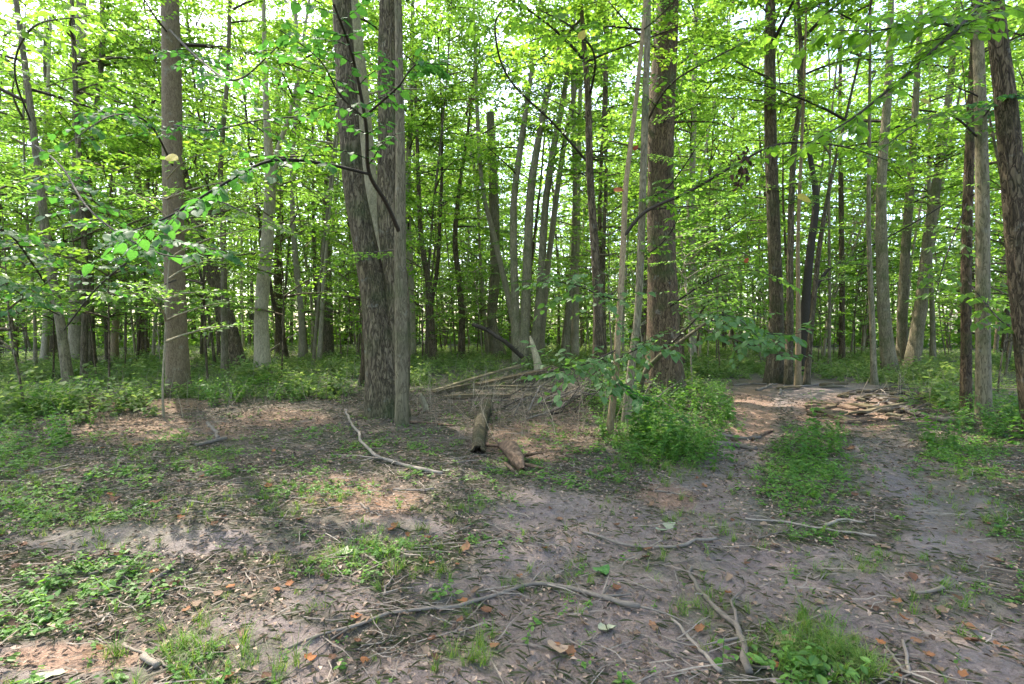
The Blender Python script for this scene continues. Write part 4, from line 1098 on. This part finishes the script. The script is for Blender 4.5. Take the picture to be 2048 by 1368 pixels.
scatter(mb, LEAF6 * [1, .09, 1.0], LEAF6Q, None, np.stack([x, y, z], 1), yawR(rng.normal(-.2, 1.0, n), np.abs(rng.normal(0, .14, n))), rng.uniform(.03, .10, n))
mb.build('trampled_grass', M['trampled'], kind='stuff', label='flattened dull olive grass blades trodden into the soil', category='grass', smooth=False)
TW = []
for _ in range(6):
    b = MB(); c = rng.normal(0, .06, 2); b.tube([(0, 0, .002), (.35, c[0], .02), (.7, c[1], .012), (1, c[0] + c[1], .003)], [.011, .012, .009, .005], 3); TW.append((np.vstack(b.v) * [1, 1, 1], np.vstack(b.q)))
x, y = sample(15000, 1.8, 13, 50, rng, .35)
mud = mask(x, y, MUD, 1)
k = rng.uniform(0, 1, len(x)) < (1 - .5 * mud) * .95
x, y = x[k], y[k]; n = len(x)
mb = MB(); z = height(x, y) + .003
yaw = rng.normal(-.15, .9, n)
for q in range(6):
    s = slice(q, None, 6); nn = len(x[s]); tv = TW[q][0].copy()
    scatter(mb, tv, TW[q][1], None, np.stack([x[s], y[s], z[s]], 1), yawR(yaw[s], np.abs(rng.normal(0, .08, nn))), rng.uniform(.05, .30, nn) ** 1.0)
mb.build('twig_litter', M['stick'], kind='stuff', label='countless small dry twigs lying across the trampled ground', category='twigs', smooth=False)
# dry upright stems in the brushy middle
x, y = sample(30000, 6.5, 16, 45, rng, .8)
m = mask(x, y, [(900, 740, 300, 30), (250, 770, 260, 40), (1850, 790, 150, 40), (930, 830, 110, 60), (1120, 830, 150, 70), (700, 800, 60, 30), (640, 790, 60, 30), (460, 830, 120, 30), (1240, 840, 60, 50), (220, 840, 120, 25)], 8, .4)
k = rng.uniform(0, 1, len(x)) < m * .045
x, y = x[k], y[k]; n = len(x); z = height(x, y)
mb = MB(); st = []
for _ in range(5):
    b = MB(); c = rng.normal(0, .18, 4); b.tube([(0, 0, -.03), (c[0] * .3, c[1] * .3, .35), (c[0], c[1], .7), (c[0] * 1.5 + c[2] * .4, c[1] * 1.5 + c[3] * .4, 1)], [.006, .005, .004, .0015], 3)
    b.tube([(c[0] * .3, c[1] * .3, .35), (c[0] * .3 + c[2], c[1] * .3 + c[3], .65)], [.004, .0015], 3)
    st.append((np.vstack(b.v), np.vstack(b.q)))
for q in range(5):
    s = slice(q, None, 5); nn = len(x[s])
    scatter(mb, st[q][0], st[q][1], None, np.stack([x[s], y[s], z[s]], 1), yawR(rng.uniform(0, 6.28, nn), np.abs(rng.normal(0, .45, nn))), rng.uniform(.25, .85, nn))
mb.build('dry_stems', M['straw'], kind='stuff', label='tangle of bare dry stems standing in the brush behind the clearing', category='dead stems', smooth=False)

# ------------------------------------------------------------------ logs, boards, branches on the ground
def stick(label, pix, w0, w1, mat='stick', name='stick', cat='stick', forks=(), lift=.6, group=None, sides=8, knob=.12, hs=None):
    """pix: photo pixels along the piece as it lies on the ground; widths in metres"""
    pts = [G(u, v) for u, v in pix]
    base = pts[0].copy()
    path, par = wobble_path([p - base for p in pts], max(.03, (pts[-1] - pts[0]).length / 40))
    w0, w1 = (w0 * 1.1, w1 * 1.1) if name == 'fallen_branch' and 'pile' not in label else (w0, w1)
    rj = np.random.default_rng(int(abs(pix[0][0] * 31 + pix[0][1] * 7)))
    Lg = (pts[-1] - pts[0]).length; nn = len(path)
    kn = np.interp(np.arange(nn), np.linspace(0, nn - 1, 12), rj.normal(0, .016 * min(Lg, 1.6), 12))
    kn[0] = 0
    dr_ = (pts[-1] - pts[0]).normalized(); path[:, 0] += kn * -dr_.y; path[:, 1] += kn * dr_.x
    zz = height(path[:, 0] + base.x, path[:, 1] + base.y) - base.z
    rad = np.interp(par, [0, len(pts) - 1], [w0 / 2, w1 / 2])
    rad = rad * (1 + knob * np.sin(np.arange(len(rad)) * 2.1 + w0 * 900) * np.cos(np.arange(len(rad)) * .77))
    hh = 0 if hs is None else np.interp(par, np.arange(len(pts)), hs)
    # a stiff piece bridges the small hollows
    zs = zz.copy()
    for _ in range(4): zs = np.maximum(zs, np.convolve(np.pad(zs, 3, 'edge'), np.ones(7) / 7, 'valid'))
    path[:, 2] = zs + rad * lift + hh
    mb = MB(); mb.tube(path, rad, sides, 0, True)
    for q in range(int(min(6, Lg * 2.2)) if sides > 5 and mat != 'rotten' else 0):
        j = int(rj.uniform(.1, .95) * (nn - 1)); a_ = math.atan2(dr_.y, dr_.x) + rj.choice([-1, 1]) * rj.uniform(.5, 1.1); l_ = rj.uniform(.06, .26) * min(1.4, Lg)
        p0 = path[j]; d_ = np.array([math.cos(a_), math.sin(a_), rj.uniform(.0, .35)])
        mb.tube([p0, p0 + d_ * l_ * .5 + [0, 0, .01], p0 + d_ * l_ + rj.normal(0, .02, 3) + [0, 0, .01]], [rad[j] * .5, rad[j] * .38, rad[j] * .15], 5, 0, True)
    for (i0, pf, w) in forks:
        fp = [G(u, v) - base for u, v in pf]
        j = int(np.argmin(((path[:, :2] - np.array(fp[0])[:2]) ** 2).sum(1)))
        fp[0] = Vector(path[j]); pa, _ = wobble_path(fp, .05)
        zf = height(pa[:, 0] + base.x, pa[:, 1] + base.y) - base.z + w * .5
        tt = np.linspace(0, 1, len(pa)); pa[:, 2] = np.maximum(zf, pa[0, 2] * (1 - tt) + zf * tt)
        mb.tube(pa, np.linspace(w / 2, w / 5, len(pa)), 6, 0, True)
    o = mb.build(name, M[mat]); o.location = base
    o['label'] = label; o['category'] = cat
    if group: o['group'] = group
    return o

stick('long thin curving branch lying across the foreground mud, forked at its right end', [(560, 1300), (650, 1268), (760, 1240), (880, 1213), (980, 1198), (1062, 1178), (1140, 1186), (1220, 1202), (1280, 1222)], .012, .030,
      name='fallen_branch', cat='branch', forks=[(0, [(700, 1252), (650, 1290), (560, 1365)], .012), (0, [(1200, 1198), (1262, 1192)], .022), (0, [(1262, 1215), (1330, 1232), (1400, 1262)], .014)])
stick('smooth curved stick on the bare mud right of centre', [(1165, 1064), (1220, 1082), (1290, 1094), (1360, 1092), (1432, 1080)], .022, .024)
stick('forked grey branch standing out at bottom right of centre', [(1376, 1132), (1398, 1182), (1440, 1230), (1472, 1262), (1484, 1300), (1492, 1350)], .018, .034, name='fallen_branch', cat='branch',
      forks=[(0, [(1468, 1258), (1470, 1225), (1462, 1206), (1490, 1175)], .020)], lift=.9)
stick('pale crooked branch beside the forked grey one, near the bottom edge', [(1342, 1238), (1380, 1280), (1412, 1318), (1440, 1346)], .012, .020, name='fallen_branch', cat='branch',
      forks=[(0, [(1395, 1295), (1350, 1285), (1310, 1268)], .010), (0, [(1420, 1325), (1370, 1318), (1300, 1290), (1240, 1262)], .010)])
stick('bent grey branch curving from the twin trunks toward the hollow log', [(690, 838), (708, 872), (736, 902), (768, 924), (820, 936), (880, 950)], .030, .040, name='fallen_branch', cat='branch', forks=[(0, [(768, 924), (720, 915), (655, 910)], .016)], hs=[.14, .1, .05, .02, 0, 0])
stick('short dark stick propped up like a peg at left', [(416, 858), (438, 882)], .05, .045, lift=1.0, hs=[.07, .02])
stick('short mossy stick lying below the propped peg at left', [(392, 894), (452, 880)], .05, .055, lift=.9)
stick('long straight pale stick in front of the central weed strip', [(1490, 1038), (1560, 1046), (1650, 1060), (1752, 1074)], .016, .020)
stick('curved grey stick in the weeds of the central strip', [(1650, 1052), (1685, 1042), (1730, 1046)], .026, .018)
stick('long dark fallen limb reaching the near pair of trees at right', [(1742, 792), (1790, 815), (1850, 838), (1950, 852)], .05, .10, name='fallen_branch', cat='branch', mat='stick', forks=[(0, [(1790, 815), (1830, 800), (1856, 785)], .025)], lift=1.0)
stick('broken stick end on the mud at right', [(1832, 1194), (1868, 1184), (1884, 1176)], .016, .026)
stick('short upright-looking twig by the lower right mud', [(1805, 1282), (1812, 1310), (1818, 1350)], .014, .016)
stick('short thick stick in the foreground at left', [(286, 1318), (316, 1334)], .03, .028)
stick('knotted grey stick running through the left grass', [(262, 1214), (285, 1185), (312, 1160), (345, 1136)], .014, .026)
stick('crooked bark strip in the left grass', [(346, 1118), (360, 1106), (366, 1128)], .022, .018)
stick('reddish rotten stick under the herbs right of the hollow log', [(1190, 946), (1238, 930)], .05, .04, mat='rotten')
stick('long thin pale stick sticking through the brush pile', [(1100, 815), (1150, 790), (1190, 775), (1235, 760)], .05, .03, hs=[.0, .1, .2, .3], lift=1)
stick('second pale stick below it on the brush pile', [(1050, 842), (1110, 825), (1180, 798)], .035, .03, hs=[.0, .06, .1], lift=1)
stick('thin straight stick at the foot of the slim grey tree', [(816, 846), (860, 848), (908, 852)], .045, .03, mat='rotten')
stick('long slender stick at left, slanting through the shaded litter', [(50, 952), (100, 940), (150, 928)], .02, .014)
stick('dry stick in front of the red soil patch', [(786, 980), (830, 982), (868, 978)], .016, .020)
stick('brown log piece half sunk at left edge of the path', [(1425, 890), (1470, 893), (1512, 900)], .07, .06, name='log', cat='log')
stick('short weathered log at the bend of the path', [(1440, 872), (1480, 878), (1520, 876)], .05, .045, name='log', cat='log')
stick('small log lying where the path meets the weeds', [(1505, 880), (1530, 868), (1545, 862)], .05, .04, name='log', cat='log', mat='rotten')
stick('pale stick lying across the far end of the path', [(1466, 772), (1500, 769), (1534, 770)], .07, .05)
stick('slanted stick at the far end of the path', [(1512, 782), (1530, 776), (1545, 769)], .07, .05)
stick('bleached bent branch at the far end of the path', [(1560, 790), (1568, 776), (1600, 775), (1640, 770)], .06, .05, name='fallen_branch', cat='branch', forks=[(0, [(1568, 776), (1575, 764)], .03)])
stick('dead limb leaning from the undergrowth left of the twin trunks', [(485, 738), (530, 724), (575, 704), (600, 694)], .12, .07, name='fallen_branch', cat='branch', hs=[.1, .35, .9, 1.2], lift=1)
stick('dark bent limb reaching left from the centre clump', [(945, 742), (975, 742), (1010, 744), (1045, 742)], .12, .16, name='fallen_branch', cat='branch', mat='twig_dark', hs=[1.6, 1.4, 1.0, .4], lift=1)

# small sticks
GM = [(220, 810, 'the red mounds at left'), (350, 890, 'the propped peg stick'), (230, 1000, 'the left litter'), (210, 1165, 'the left herb patch'), (80, 1320, 'the sunlit soil at bottom left'), (400, 1320, 'the long grass at bottom left'),
      (560, 850, 'the bare litter left of the twin trunks'), (700, 990, 'the red soil patch'), (690, 900, 'the bent grey branch'), (650, 1190, 'the dark mud left of centre'), (800, 1110, 'the central grass'), (880, 1215, 'the long foreground branch'),
      (950, 900, 'the hollow log'), (1130, 1280, 'the smooth mud at bottom centre'), (1120, 1020, 'the mud ridge'), (1290, 1090, 'the smooth curved stick'), (1400, 960, 'the left wheel track'), (1350, 880, 'the weeds by the massive trunk'),
      (1440, 1240, 'the forked grey branch'), (1620, 950, 'the central weed strip'), (1650, 1320, 'the long grass at bottom right'), (1700, 1160, 'the muddy track at right'), (1830, 950, 'the right wheel track'), (1700, 830, 'the boards by the path'),
      (1950, 890, 'the weeds under the near pair of trees'), (1950, 1090, 'the right edge of the litter'), (1940, 1290, 'the bare mud at bottom right')]
def near_mark(u, v): return min(GM, key=lambda g: ((g[0] - u) / 1.6) ** 2 + (g[1] - v) ** 2)[2]
sr = random.Random(3)
for k in range(70):
    while True:
        u, v = sr.uniform(0, 2048), 880 + 470 * sr.random() ** .8
        X_, Y_ = flat(u, v)
        if mask(np.array([X_]), np.array([Y_]), MUD, 1)[0] < .6: break
    L = sr.uniform(50, 170) * (.45 + (v - 880) / 700); a = sr.gauss(-.25, .8); du, dv = L * math.cos(a), L * math.sin(a) * .45
    w = sr.uniform(.008, .017)
    stick(('short' if L < 60 else 'long') + ' thin dry stick lying by ' + near_mark(u, v), [(u, v), (u + du * .5 + sr.uniform(-6, 6), v + dv * .5 + sr.uniform(-4, 4)), (u + du, min(v + dv, 1400))], w, w * .6, group='thin dry sticks on the ground', sides=5)

# hollow log with its bark shell
def hollow_log(label, a, b, R0, R1, mat, seed, open_a=.9, flat_=1.0):
    A, B = G(*a), G(*b)
    T = thing('log', label, 'log', A)
    Bl = B - A; A0 = Vector((0, 0, R0 * .35)); B0 = Bl + Vector((0, 0, R1 * .75))
    n, s = 26, 22; d = (B0 - A0).normalized(); sd = Vector((-d.y, d.x, 0)).normalized(); up = d.cross(sd) * -1
    if up.z < 0: up = -up
    for nm, f, mt in (('shell', 1.0, mat), ('hollow', .70, M['hollow'])):
        V = []; Q = []
        for i in range(n):
            t = i / (n - 1); c = A0.lerp(B0, t); c = c + sd * .05 * math.sin(t * 3.1)
            R = (R0 * (1 - t) + R1 * t) * f
            for j in range(s):
                th = 2 * math.pi * j / s
                q = 1 + .13 * float(fbm(np.array([math.cos(th) * 1.6 + seed]), np.array([math.sin(th) * 1.6 + t * 4]), seed, 3)[0]) * 2
                e = 0 if i else -.10 * math.sin(th) + .07 * math.sin(th * 3 + seed) + .04 * math.sin(th * 7)
                V.append(tuple(c + d * e + (sd * math.cos(th) + up * math.sin(th) * flat_) * R * q))
        for i in range(n - 1):
            for j in range(s):
                a_, b_ = i * s + j, i * s + (j + 1) % s
                Q.append((a_, b_, b_ + s, a_ + s))
        mb = MB(); mb.add(V, Q)
        if nm == 'shell':       # broken rim joins the shell to the hollow, so the wall has its thickness
            rim = []
            for j in range(s): rim.append(V[j])
            inner = []
            for j in range(s):
                p = Vector(V[j]); c = A0
                inner.append(tuple(c + (p - c) * .70))
            m0 = len(V); mb.add(rim + inner, [(j, (j + 1) % s, s + (j + 1) % s, s + j) for j in range(s)])
            endc = tuple(B0); mb.add([V[(n - 1) * s + j] for j in range(s)] + [endc], None, [(j, (j + 1) % s, s) for j in range(s)])
        mb.build(nm, mt, T)
    return T
hollow_log('grey hollow log pointing at the viewer, its dark rotted end open, middle of the clearing', (956, 908), (976, 816), .088, .10, M['bark_ridge'], 3)
A = G(1044, 944); B = G(1000, 898)
T = thing('log', 'squat crumbling rotten log chunk just right of the hollow log', 'log', A)
mb = MB(); dl = B - A
trunk_mesh(mb, [(0, 0, .02), tuple(dl * .25 + Vector((0, 0, .09))), tuple(dl * .6 + Vector((.03, 0, .10))), tuple(dl + Vector((0, 0, .05)))], [.03, .085, .09, .04], 20, .35, 5, .0, 6, .04)
mb.build('wood', M['rotten'], T)
for q in range(7):
    b2 = MB(); o2 = dl * rng.uniform(0, 1) + Vector((rng.normal(0, .1), rng.normal(0, .06), .06)); dv = Vector((rng.normal(0, .12), rng.normal(0, .12), rng.uniform(0, .10)))
    b2.tube([o2 - dv, o2, o2 + dv * 1.2], [.012, .022, .003], 5, 0, True); b2.build('splinter', M['rotten'], T)
# pale broken trunk behind the debris
T = thing('broken_trunk', 'pale splintered broken trunk leaning behind the heap of boards', 'dead tree', G(1068, 752))
mb = MB(); bb = G(1068, 752); dd = bb.y
pp = [P(u, v, dd + k * .1) - bb for k, (u, v) in enumerate([(1078, 752), (1076, 730), (1070, 706), (1064, 686), (1060, 672)])]
trunk_mesh(mb, pp, [.17, .12, .09, .07, .02], 18, .22, 6, .2, 4, .08); mb.build('trunk', M['bark_pale'], T)
# grey post
T = thing('stump', 'small pale grey broken stub standing right of the twin trunks', 'stump', G(846, 822))
mb = MB(); trunk_mesh(mb, [(.06, 0, -.05), (.03, 0, .12), (-.02, 0, .24), (-.05, 0, .33)], [.06, .05, .045, .02], 12, .1, 6, .1, 2, .04); mb.build('stub', M['bark_pale'], T)

# boards of the heap: every board a thing
def board(label, a, b, w, t, mat, ha=.0, hb=.0, roll=0.0, group=None):
    A, B = G(*a), G(*b); A.z += ha; B.z += hb
    d = B - A; L = d.length; d.normalize(); s = Vector((-d.y, d.x, 0)).normalized()
    s = (Matrix.Rotation(roll, 3, d) @ s); up = d.cross(s)
    if up.z < 0: up = -up
    V = []; n = 9; rr = random.Random(int(a[0]))
    for i in range(n):
        f = i / (n - 1); c = d * L * f + up * .015 * math.sin(f * 5) * rr.uniform(.5, 1)
        ww = w * .5 * (1 + rr.uniform(-.10, .10)) * (.55 if i in (0, n - 1) and rr.random() < .6 else 1)
        for (p, q) in ((-1, -1), (1, -1), (1, 1), (-1, 1)):
            V.append(tuple(c + s * p * (ww - .004 * (q > 0)) + up * (q * t * .5 + t * .5) + d * rr.uniform(-.03, .03) * (i in (0, n - 1))))
    Q = [(0, 3, 2, 1), tuple(4 * (n - 1) + k for k in (0, 1, 2, 3))]
    for i in range(n - 1):
        for k in range(4):
            a_, b_ = 4 * i + k, 4 * i + (k + 1) % 4; Q.append((a_, b_, b_ + 4, a_ + 4))
    mb = MB(); mb.add(V, Q); o = mb.build('board', mat, smooth=False); o.location = A
    o['label'] = label; o['category'] = 'board'
    if group: o['group'] = group
board('long pale board sloping up to the right on top of the wood heap', (866, 788), (1040, 748), 0.150, 0.046, M['board_pale'], .05, .28)
board('broad brown plank under the pale board on the wood heap', (955, 778), (1105, 757), 0.250, 0.065, M['board'], .08, .28)
board('dark plank end at the right of the wood heap', (1030, 768), (1110, 752), 0.275, 0.065, M['board'], .05, .26, .3)
board('short splintered board in the middle of the wood heap', (985, 760), (1040, 752), 0.188, 0.052, M['board_pale'], .2, .26, -.2)
board('grey board low at the front of the wood heap', (975, 778), (1070, 780), 0.200, 0.052, M['board'], .03, .06)
board('thin board left of the wood heap, half in the weeds', (868, 790), (940, 776), 0.125, 0.039, M['board'], .04, .1)
board('long reddish board lying flat before the wood heap', (890, 798), (1020, 795), 0.150, 0.052, M['board'], .02, .03)
board('weathered flat plank on the red soil at the right of the path', (1628, 818), (1676, 838), .17, .035, M['board'], .01, .02)
board('dark end plank lying edge up beside the path', (1664, 836), (1718, 852), .18, .05, M['board'], .01, .02)
board('long grey board pointing at the near pair of trees', (1716, 830), (1832, 812), .09, .03, M['board_pale'], .02, .10)
board('broad board slab in the debris at right of the path', (1700, 812), (1770, 822), .22, .035, M['board'], .02, .05)
board('short board at the top of the path debris', (1560, 780), (1600, 777), .18, .04, M['board'], .02, .04)
board('dark board at the far edge of the path', (1640, 776), (1690, 774), .20, .05, M['board'], .05, .08)
for k in range(44):
    u, v = sr.gauss(1690, 95), sr.gauss(808, 20)
    if v < 778 or u > 1880: continue
    board('small broken bark slab among the debris beside the path', (u, v), (u + sr.uniform(18, 50), v + sr.gauss(0, 5)), sr.uniform(.07, .18), .035, M['board'] if k % 3 else M['rotten'], .01, sr.uniform(.01, .06), sr.uniform(-.2, .2), 'bark slabs in the debris by the path')

# brush pile: dark limbs one by one
for k in range(64):
    u, v = sr.uniform(1000, 1280), sr.uniform(765, 840); L = sr.uniform(60, 150); a = sr.gauss(-.35, .5)
    stick('dark dead limb tangled in the brush pile right of centre', [(u, v), (u + L * .5 * math.cos(a), v + L * .12 * math.sin(a) + sr.uniform(-3, 3)), (u + L * math.cos(a), max(765, v + L * .2 * math.sin(a)))],
          sr.uniform(.015, .04), .01, mat='twig_dark' if k % 2 else 'stick', name='fallen_branch', cat='branch', group='limbs of the brush pile', hs=[sr.uniform(0, .2), sr.uniform(.05, .5), sr.uniform(.05, .65)], lift=1, sides=5)
for k in range(30):
    u, v = sr.uniform(1680, 1960), sr.uniform(775, 850); L = sr.uniform(50, 130); a = sr.gauss(.3, .5)
    stick('dark dead limb in the debris between the path and the near pair of trees', [(u, v), (u + L * .5 * math.cos(a), v + L * .1 * math.sin(a)), (u + L * math.cos(a), max(768, v + L * .2 * math.sin(a)))],
          sr.uniform(.012, .035), .008, mat='twig_dark' if k % 2 else 'stick', name='fallen_branch', cat='branch', group='limbs in the debris by the right trees', hs=[sr.uniform(0, .05), sr.uniform(.02, .2), sr.uniform(.0, .25)], lift=1, sides=5)

# ------------------------------------------------------------------ fallen leaves, each one an object
def dead_leaf_mesh(seed, mat):
    rr = random.Random(seed)
    out = [(0, .05), (.0, .20), (.12, .38), (.30, .46), (.50, .40), (.68, .34), (.86, .16), (1.0, .02)]
    cu = rr.uniform(-.3, .7); fo = rr.uniform(-.5, .6); V = []; F = []
    for k, (x, w) in enumerate(out):
        w1, w2 = w * rr.uniform(.5, 1.2), w * rr.uniform(.5, 1.2); z = cu * (x - .5) ** 2 + rr.uniform(-.03, .03)
        V += [(x - .5, w1, z + abs(w1) * fo * .6 + rr.uniform(-.04, .08)), (x - .5, w1 * .5, z + rr.uniform(-.02, .04)), (x - .5, 0, z), (x - .5, -w2 * .5, z + rr.uniform(-.02, .04)), (x - .5, -w2, z + abs(w2) * fo * .5 + rr.uniform(-.04, .08))]
    for k in range(len(out) - 1):
        for j in range(4):
            a = 5 * k + j; F.append((a, a + 1, a + 6, a + 5))
    mb = MB(); mb.add(V, F); return mb.mesh('fallen_leaf', [mat])
DLM = [dead_leaf_mesh(k, M['dead_leaf']) for k in range(8)]
M['dl_tan'] = plain_mat('tan_dead_leaf', [(0, (.34, .23, .15)), (1, (.40, .28, .19))], .7, 30, trans=.15)
M['dl_green'] = leaf_mat('fallen_green_leaf', [(.07, .17, .05), (.10, .22, .06)], (1.5, 1.6, .9), .25)
M['dl_cream'] = plain_mat('pale_underside_leaf', [(0, (.22, .25, .16)), (1, (.30, .30, .20))], .7, 30)
TAN = [dead_leaf_mesh(20 + k, M['dl_tan']) for k in range(2)]; GRN = [dead_leaf_mesh(30 + k, M['dl_green']) for k in range(2)]; CRM = [dead_leaf_mesh(40 + k, M['dl_cream']) for k in range(2)]
def fallen(u, v, px, label, mesh=None, group=None, rz=None):
    p = G(u, v, .012); s = px / FPX * p.y
    o = bpy.data.objects.new('fallen_leaf', mesh or sr.choice(DLM)); COL.objects.link(o)
    o.location = p; o.rotation_euler = (sr.gauss(0, .22), sr.gauss(0, .22), sr.uniform(0, 6.28) if rz is None else rz); o.scale = (s, s, s)
    o['label'] = label; o['category'] = 'leaf'
    if group: o['group'] = group
fallen(1116, 1302, 48, 'large tan leaf lying on the smooth mud at the bottom centre', TAN[0], rz=.1)
fallen(1577, 1281, 46, 'large pinkish tan leaf beside the long grass at bottom right', TAN[1], rz=-.2)
fallen(1206, 1142, 42, 'fresh green leaf lying on the mud right of centre', GRN[0], rz=.8)
fallen(1216, 1262, 38, 'pale cream-green folded leaf near the large tan leaf', CRM[0], rz=.2)
fallen(1340, 1052, 26, 'pale cream leaf on the damp mud by the weeds', CRM[1], rz=.3)
fallen(1326, 1064, 26, 'second cream leaf just below it, flatter', CRM[0], rz=.5)
fallen(100, 1355, 62, 'large pale green crumpled leaf at the bottom left corner', CRM[1], rz=.2)
fallen(690, 1112, 44, 'bleached crumpled leaf in the sunlit grass left of centre', CRM[0], rz=-.4)
fallen(283, 1014, 30, 'pale grey-green leaf in the shaded litter at left', CRM[1], rz=0)
fallen(894, 944, 16, 'white curled leaf lying by the hollow log', CRM[0])
named = [(230, 1000, 28, 'tan curled leaf, leftmost of the cluster in the left litter'), (312, 1005, 26, 'orange leaf with a curled rim in the left litter'), (138, 942, 20, 'bright orange leaf near the left edge, in shade'),
         (536, 972, 18, 'small orange leaf left of the red soil patch'), (786, 1060, 30, 'brown dished leaf by the dark mud patch left of centre'), (728, 1245, 30, 'rusty leaf under the long foreground branch'),
         (665, 1317, 24, 'reddish leaf near the bottom, left of the long grass'), (852, 1307, 24, 'orange leaf on the edge of the foreground grass'), (974, 1225, 26, 'dark brown leaf beneath the long branch'),
         (1297, 1100, 20, 'orange-brown leaf touching the smooth curved stick'), (1018, 1064, 14, 'small orange leaf standing up on the mud'), (1940, 1258, 28, 'bright orange leaf on the mud at lower right'),
         (1995, 1125, 32, 'orange crumpled leaf near the right edge'), (1878, 1345, 22, 'pale orange leaf at the bottom right'), (1408, 972, 14, 'small orange leaf by the grass left of the weed strip'),
         (1290, 1118, 18, 'peach leaf right of the fresh green leaf'), (1700, 898, 16, 'light brown leaf just beyond the weed strip'), (660, 925, 16, 'orange leaf left of the bent grey branch'),
         (798, 905, 14, 'tan leaf near the bent grey branch'), (1120, 1040, 18, 'brown scrap at the edge of the ridge of mud'), (1550, 1092, 20, 'orange leaf below the straight pale stick'),
         (1400, 1262, 26, 'orange funnel-shaped leaf beside the crooked branch'), (1440, 1268, 24, 'rust-coloured leaf right of the funnel-shaped one'), (1835, 1285, 22, 'orange triangular leaf right of the long grass'),
         (240, 1112, 30, 'long rusty leaf in the left grass'), (392, 1210, 22, 'orange leaf at the edge of the left grass'), (20, 1112, 22, 'orange leaf at the left edge on bare soil'), (600, 1042, 16, 'yellow-orange leaf standing on edge left of centre'),
         (930, 1100, 24, 'pair-like orange leaf on the central mud'), (1770, 1095, 30, 'curled brown leaf below the path at right')]
for (u, v, px, lb) in named: fallen(u, v, px, lb)
for k in range(170):
    u, v = sr.uniform(0, 2048), 830 + 530 * sr.random() ** .95
    px = (8 + (v - 830) / 530 * 18) * sr.uniform(.6, 1.15)
    fallen(u, v, px, ('small' if px < 14 else 'larger') + ' curled brown fallen leaf by ' + near_mark(u, v), group='fallen leaves on the ground')
print('objects', len(bpy.data.objects), 'tris', sum(len(m.polygons) for m in bpy.data.meshes))
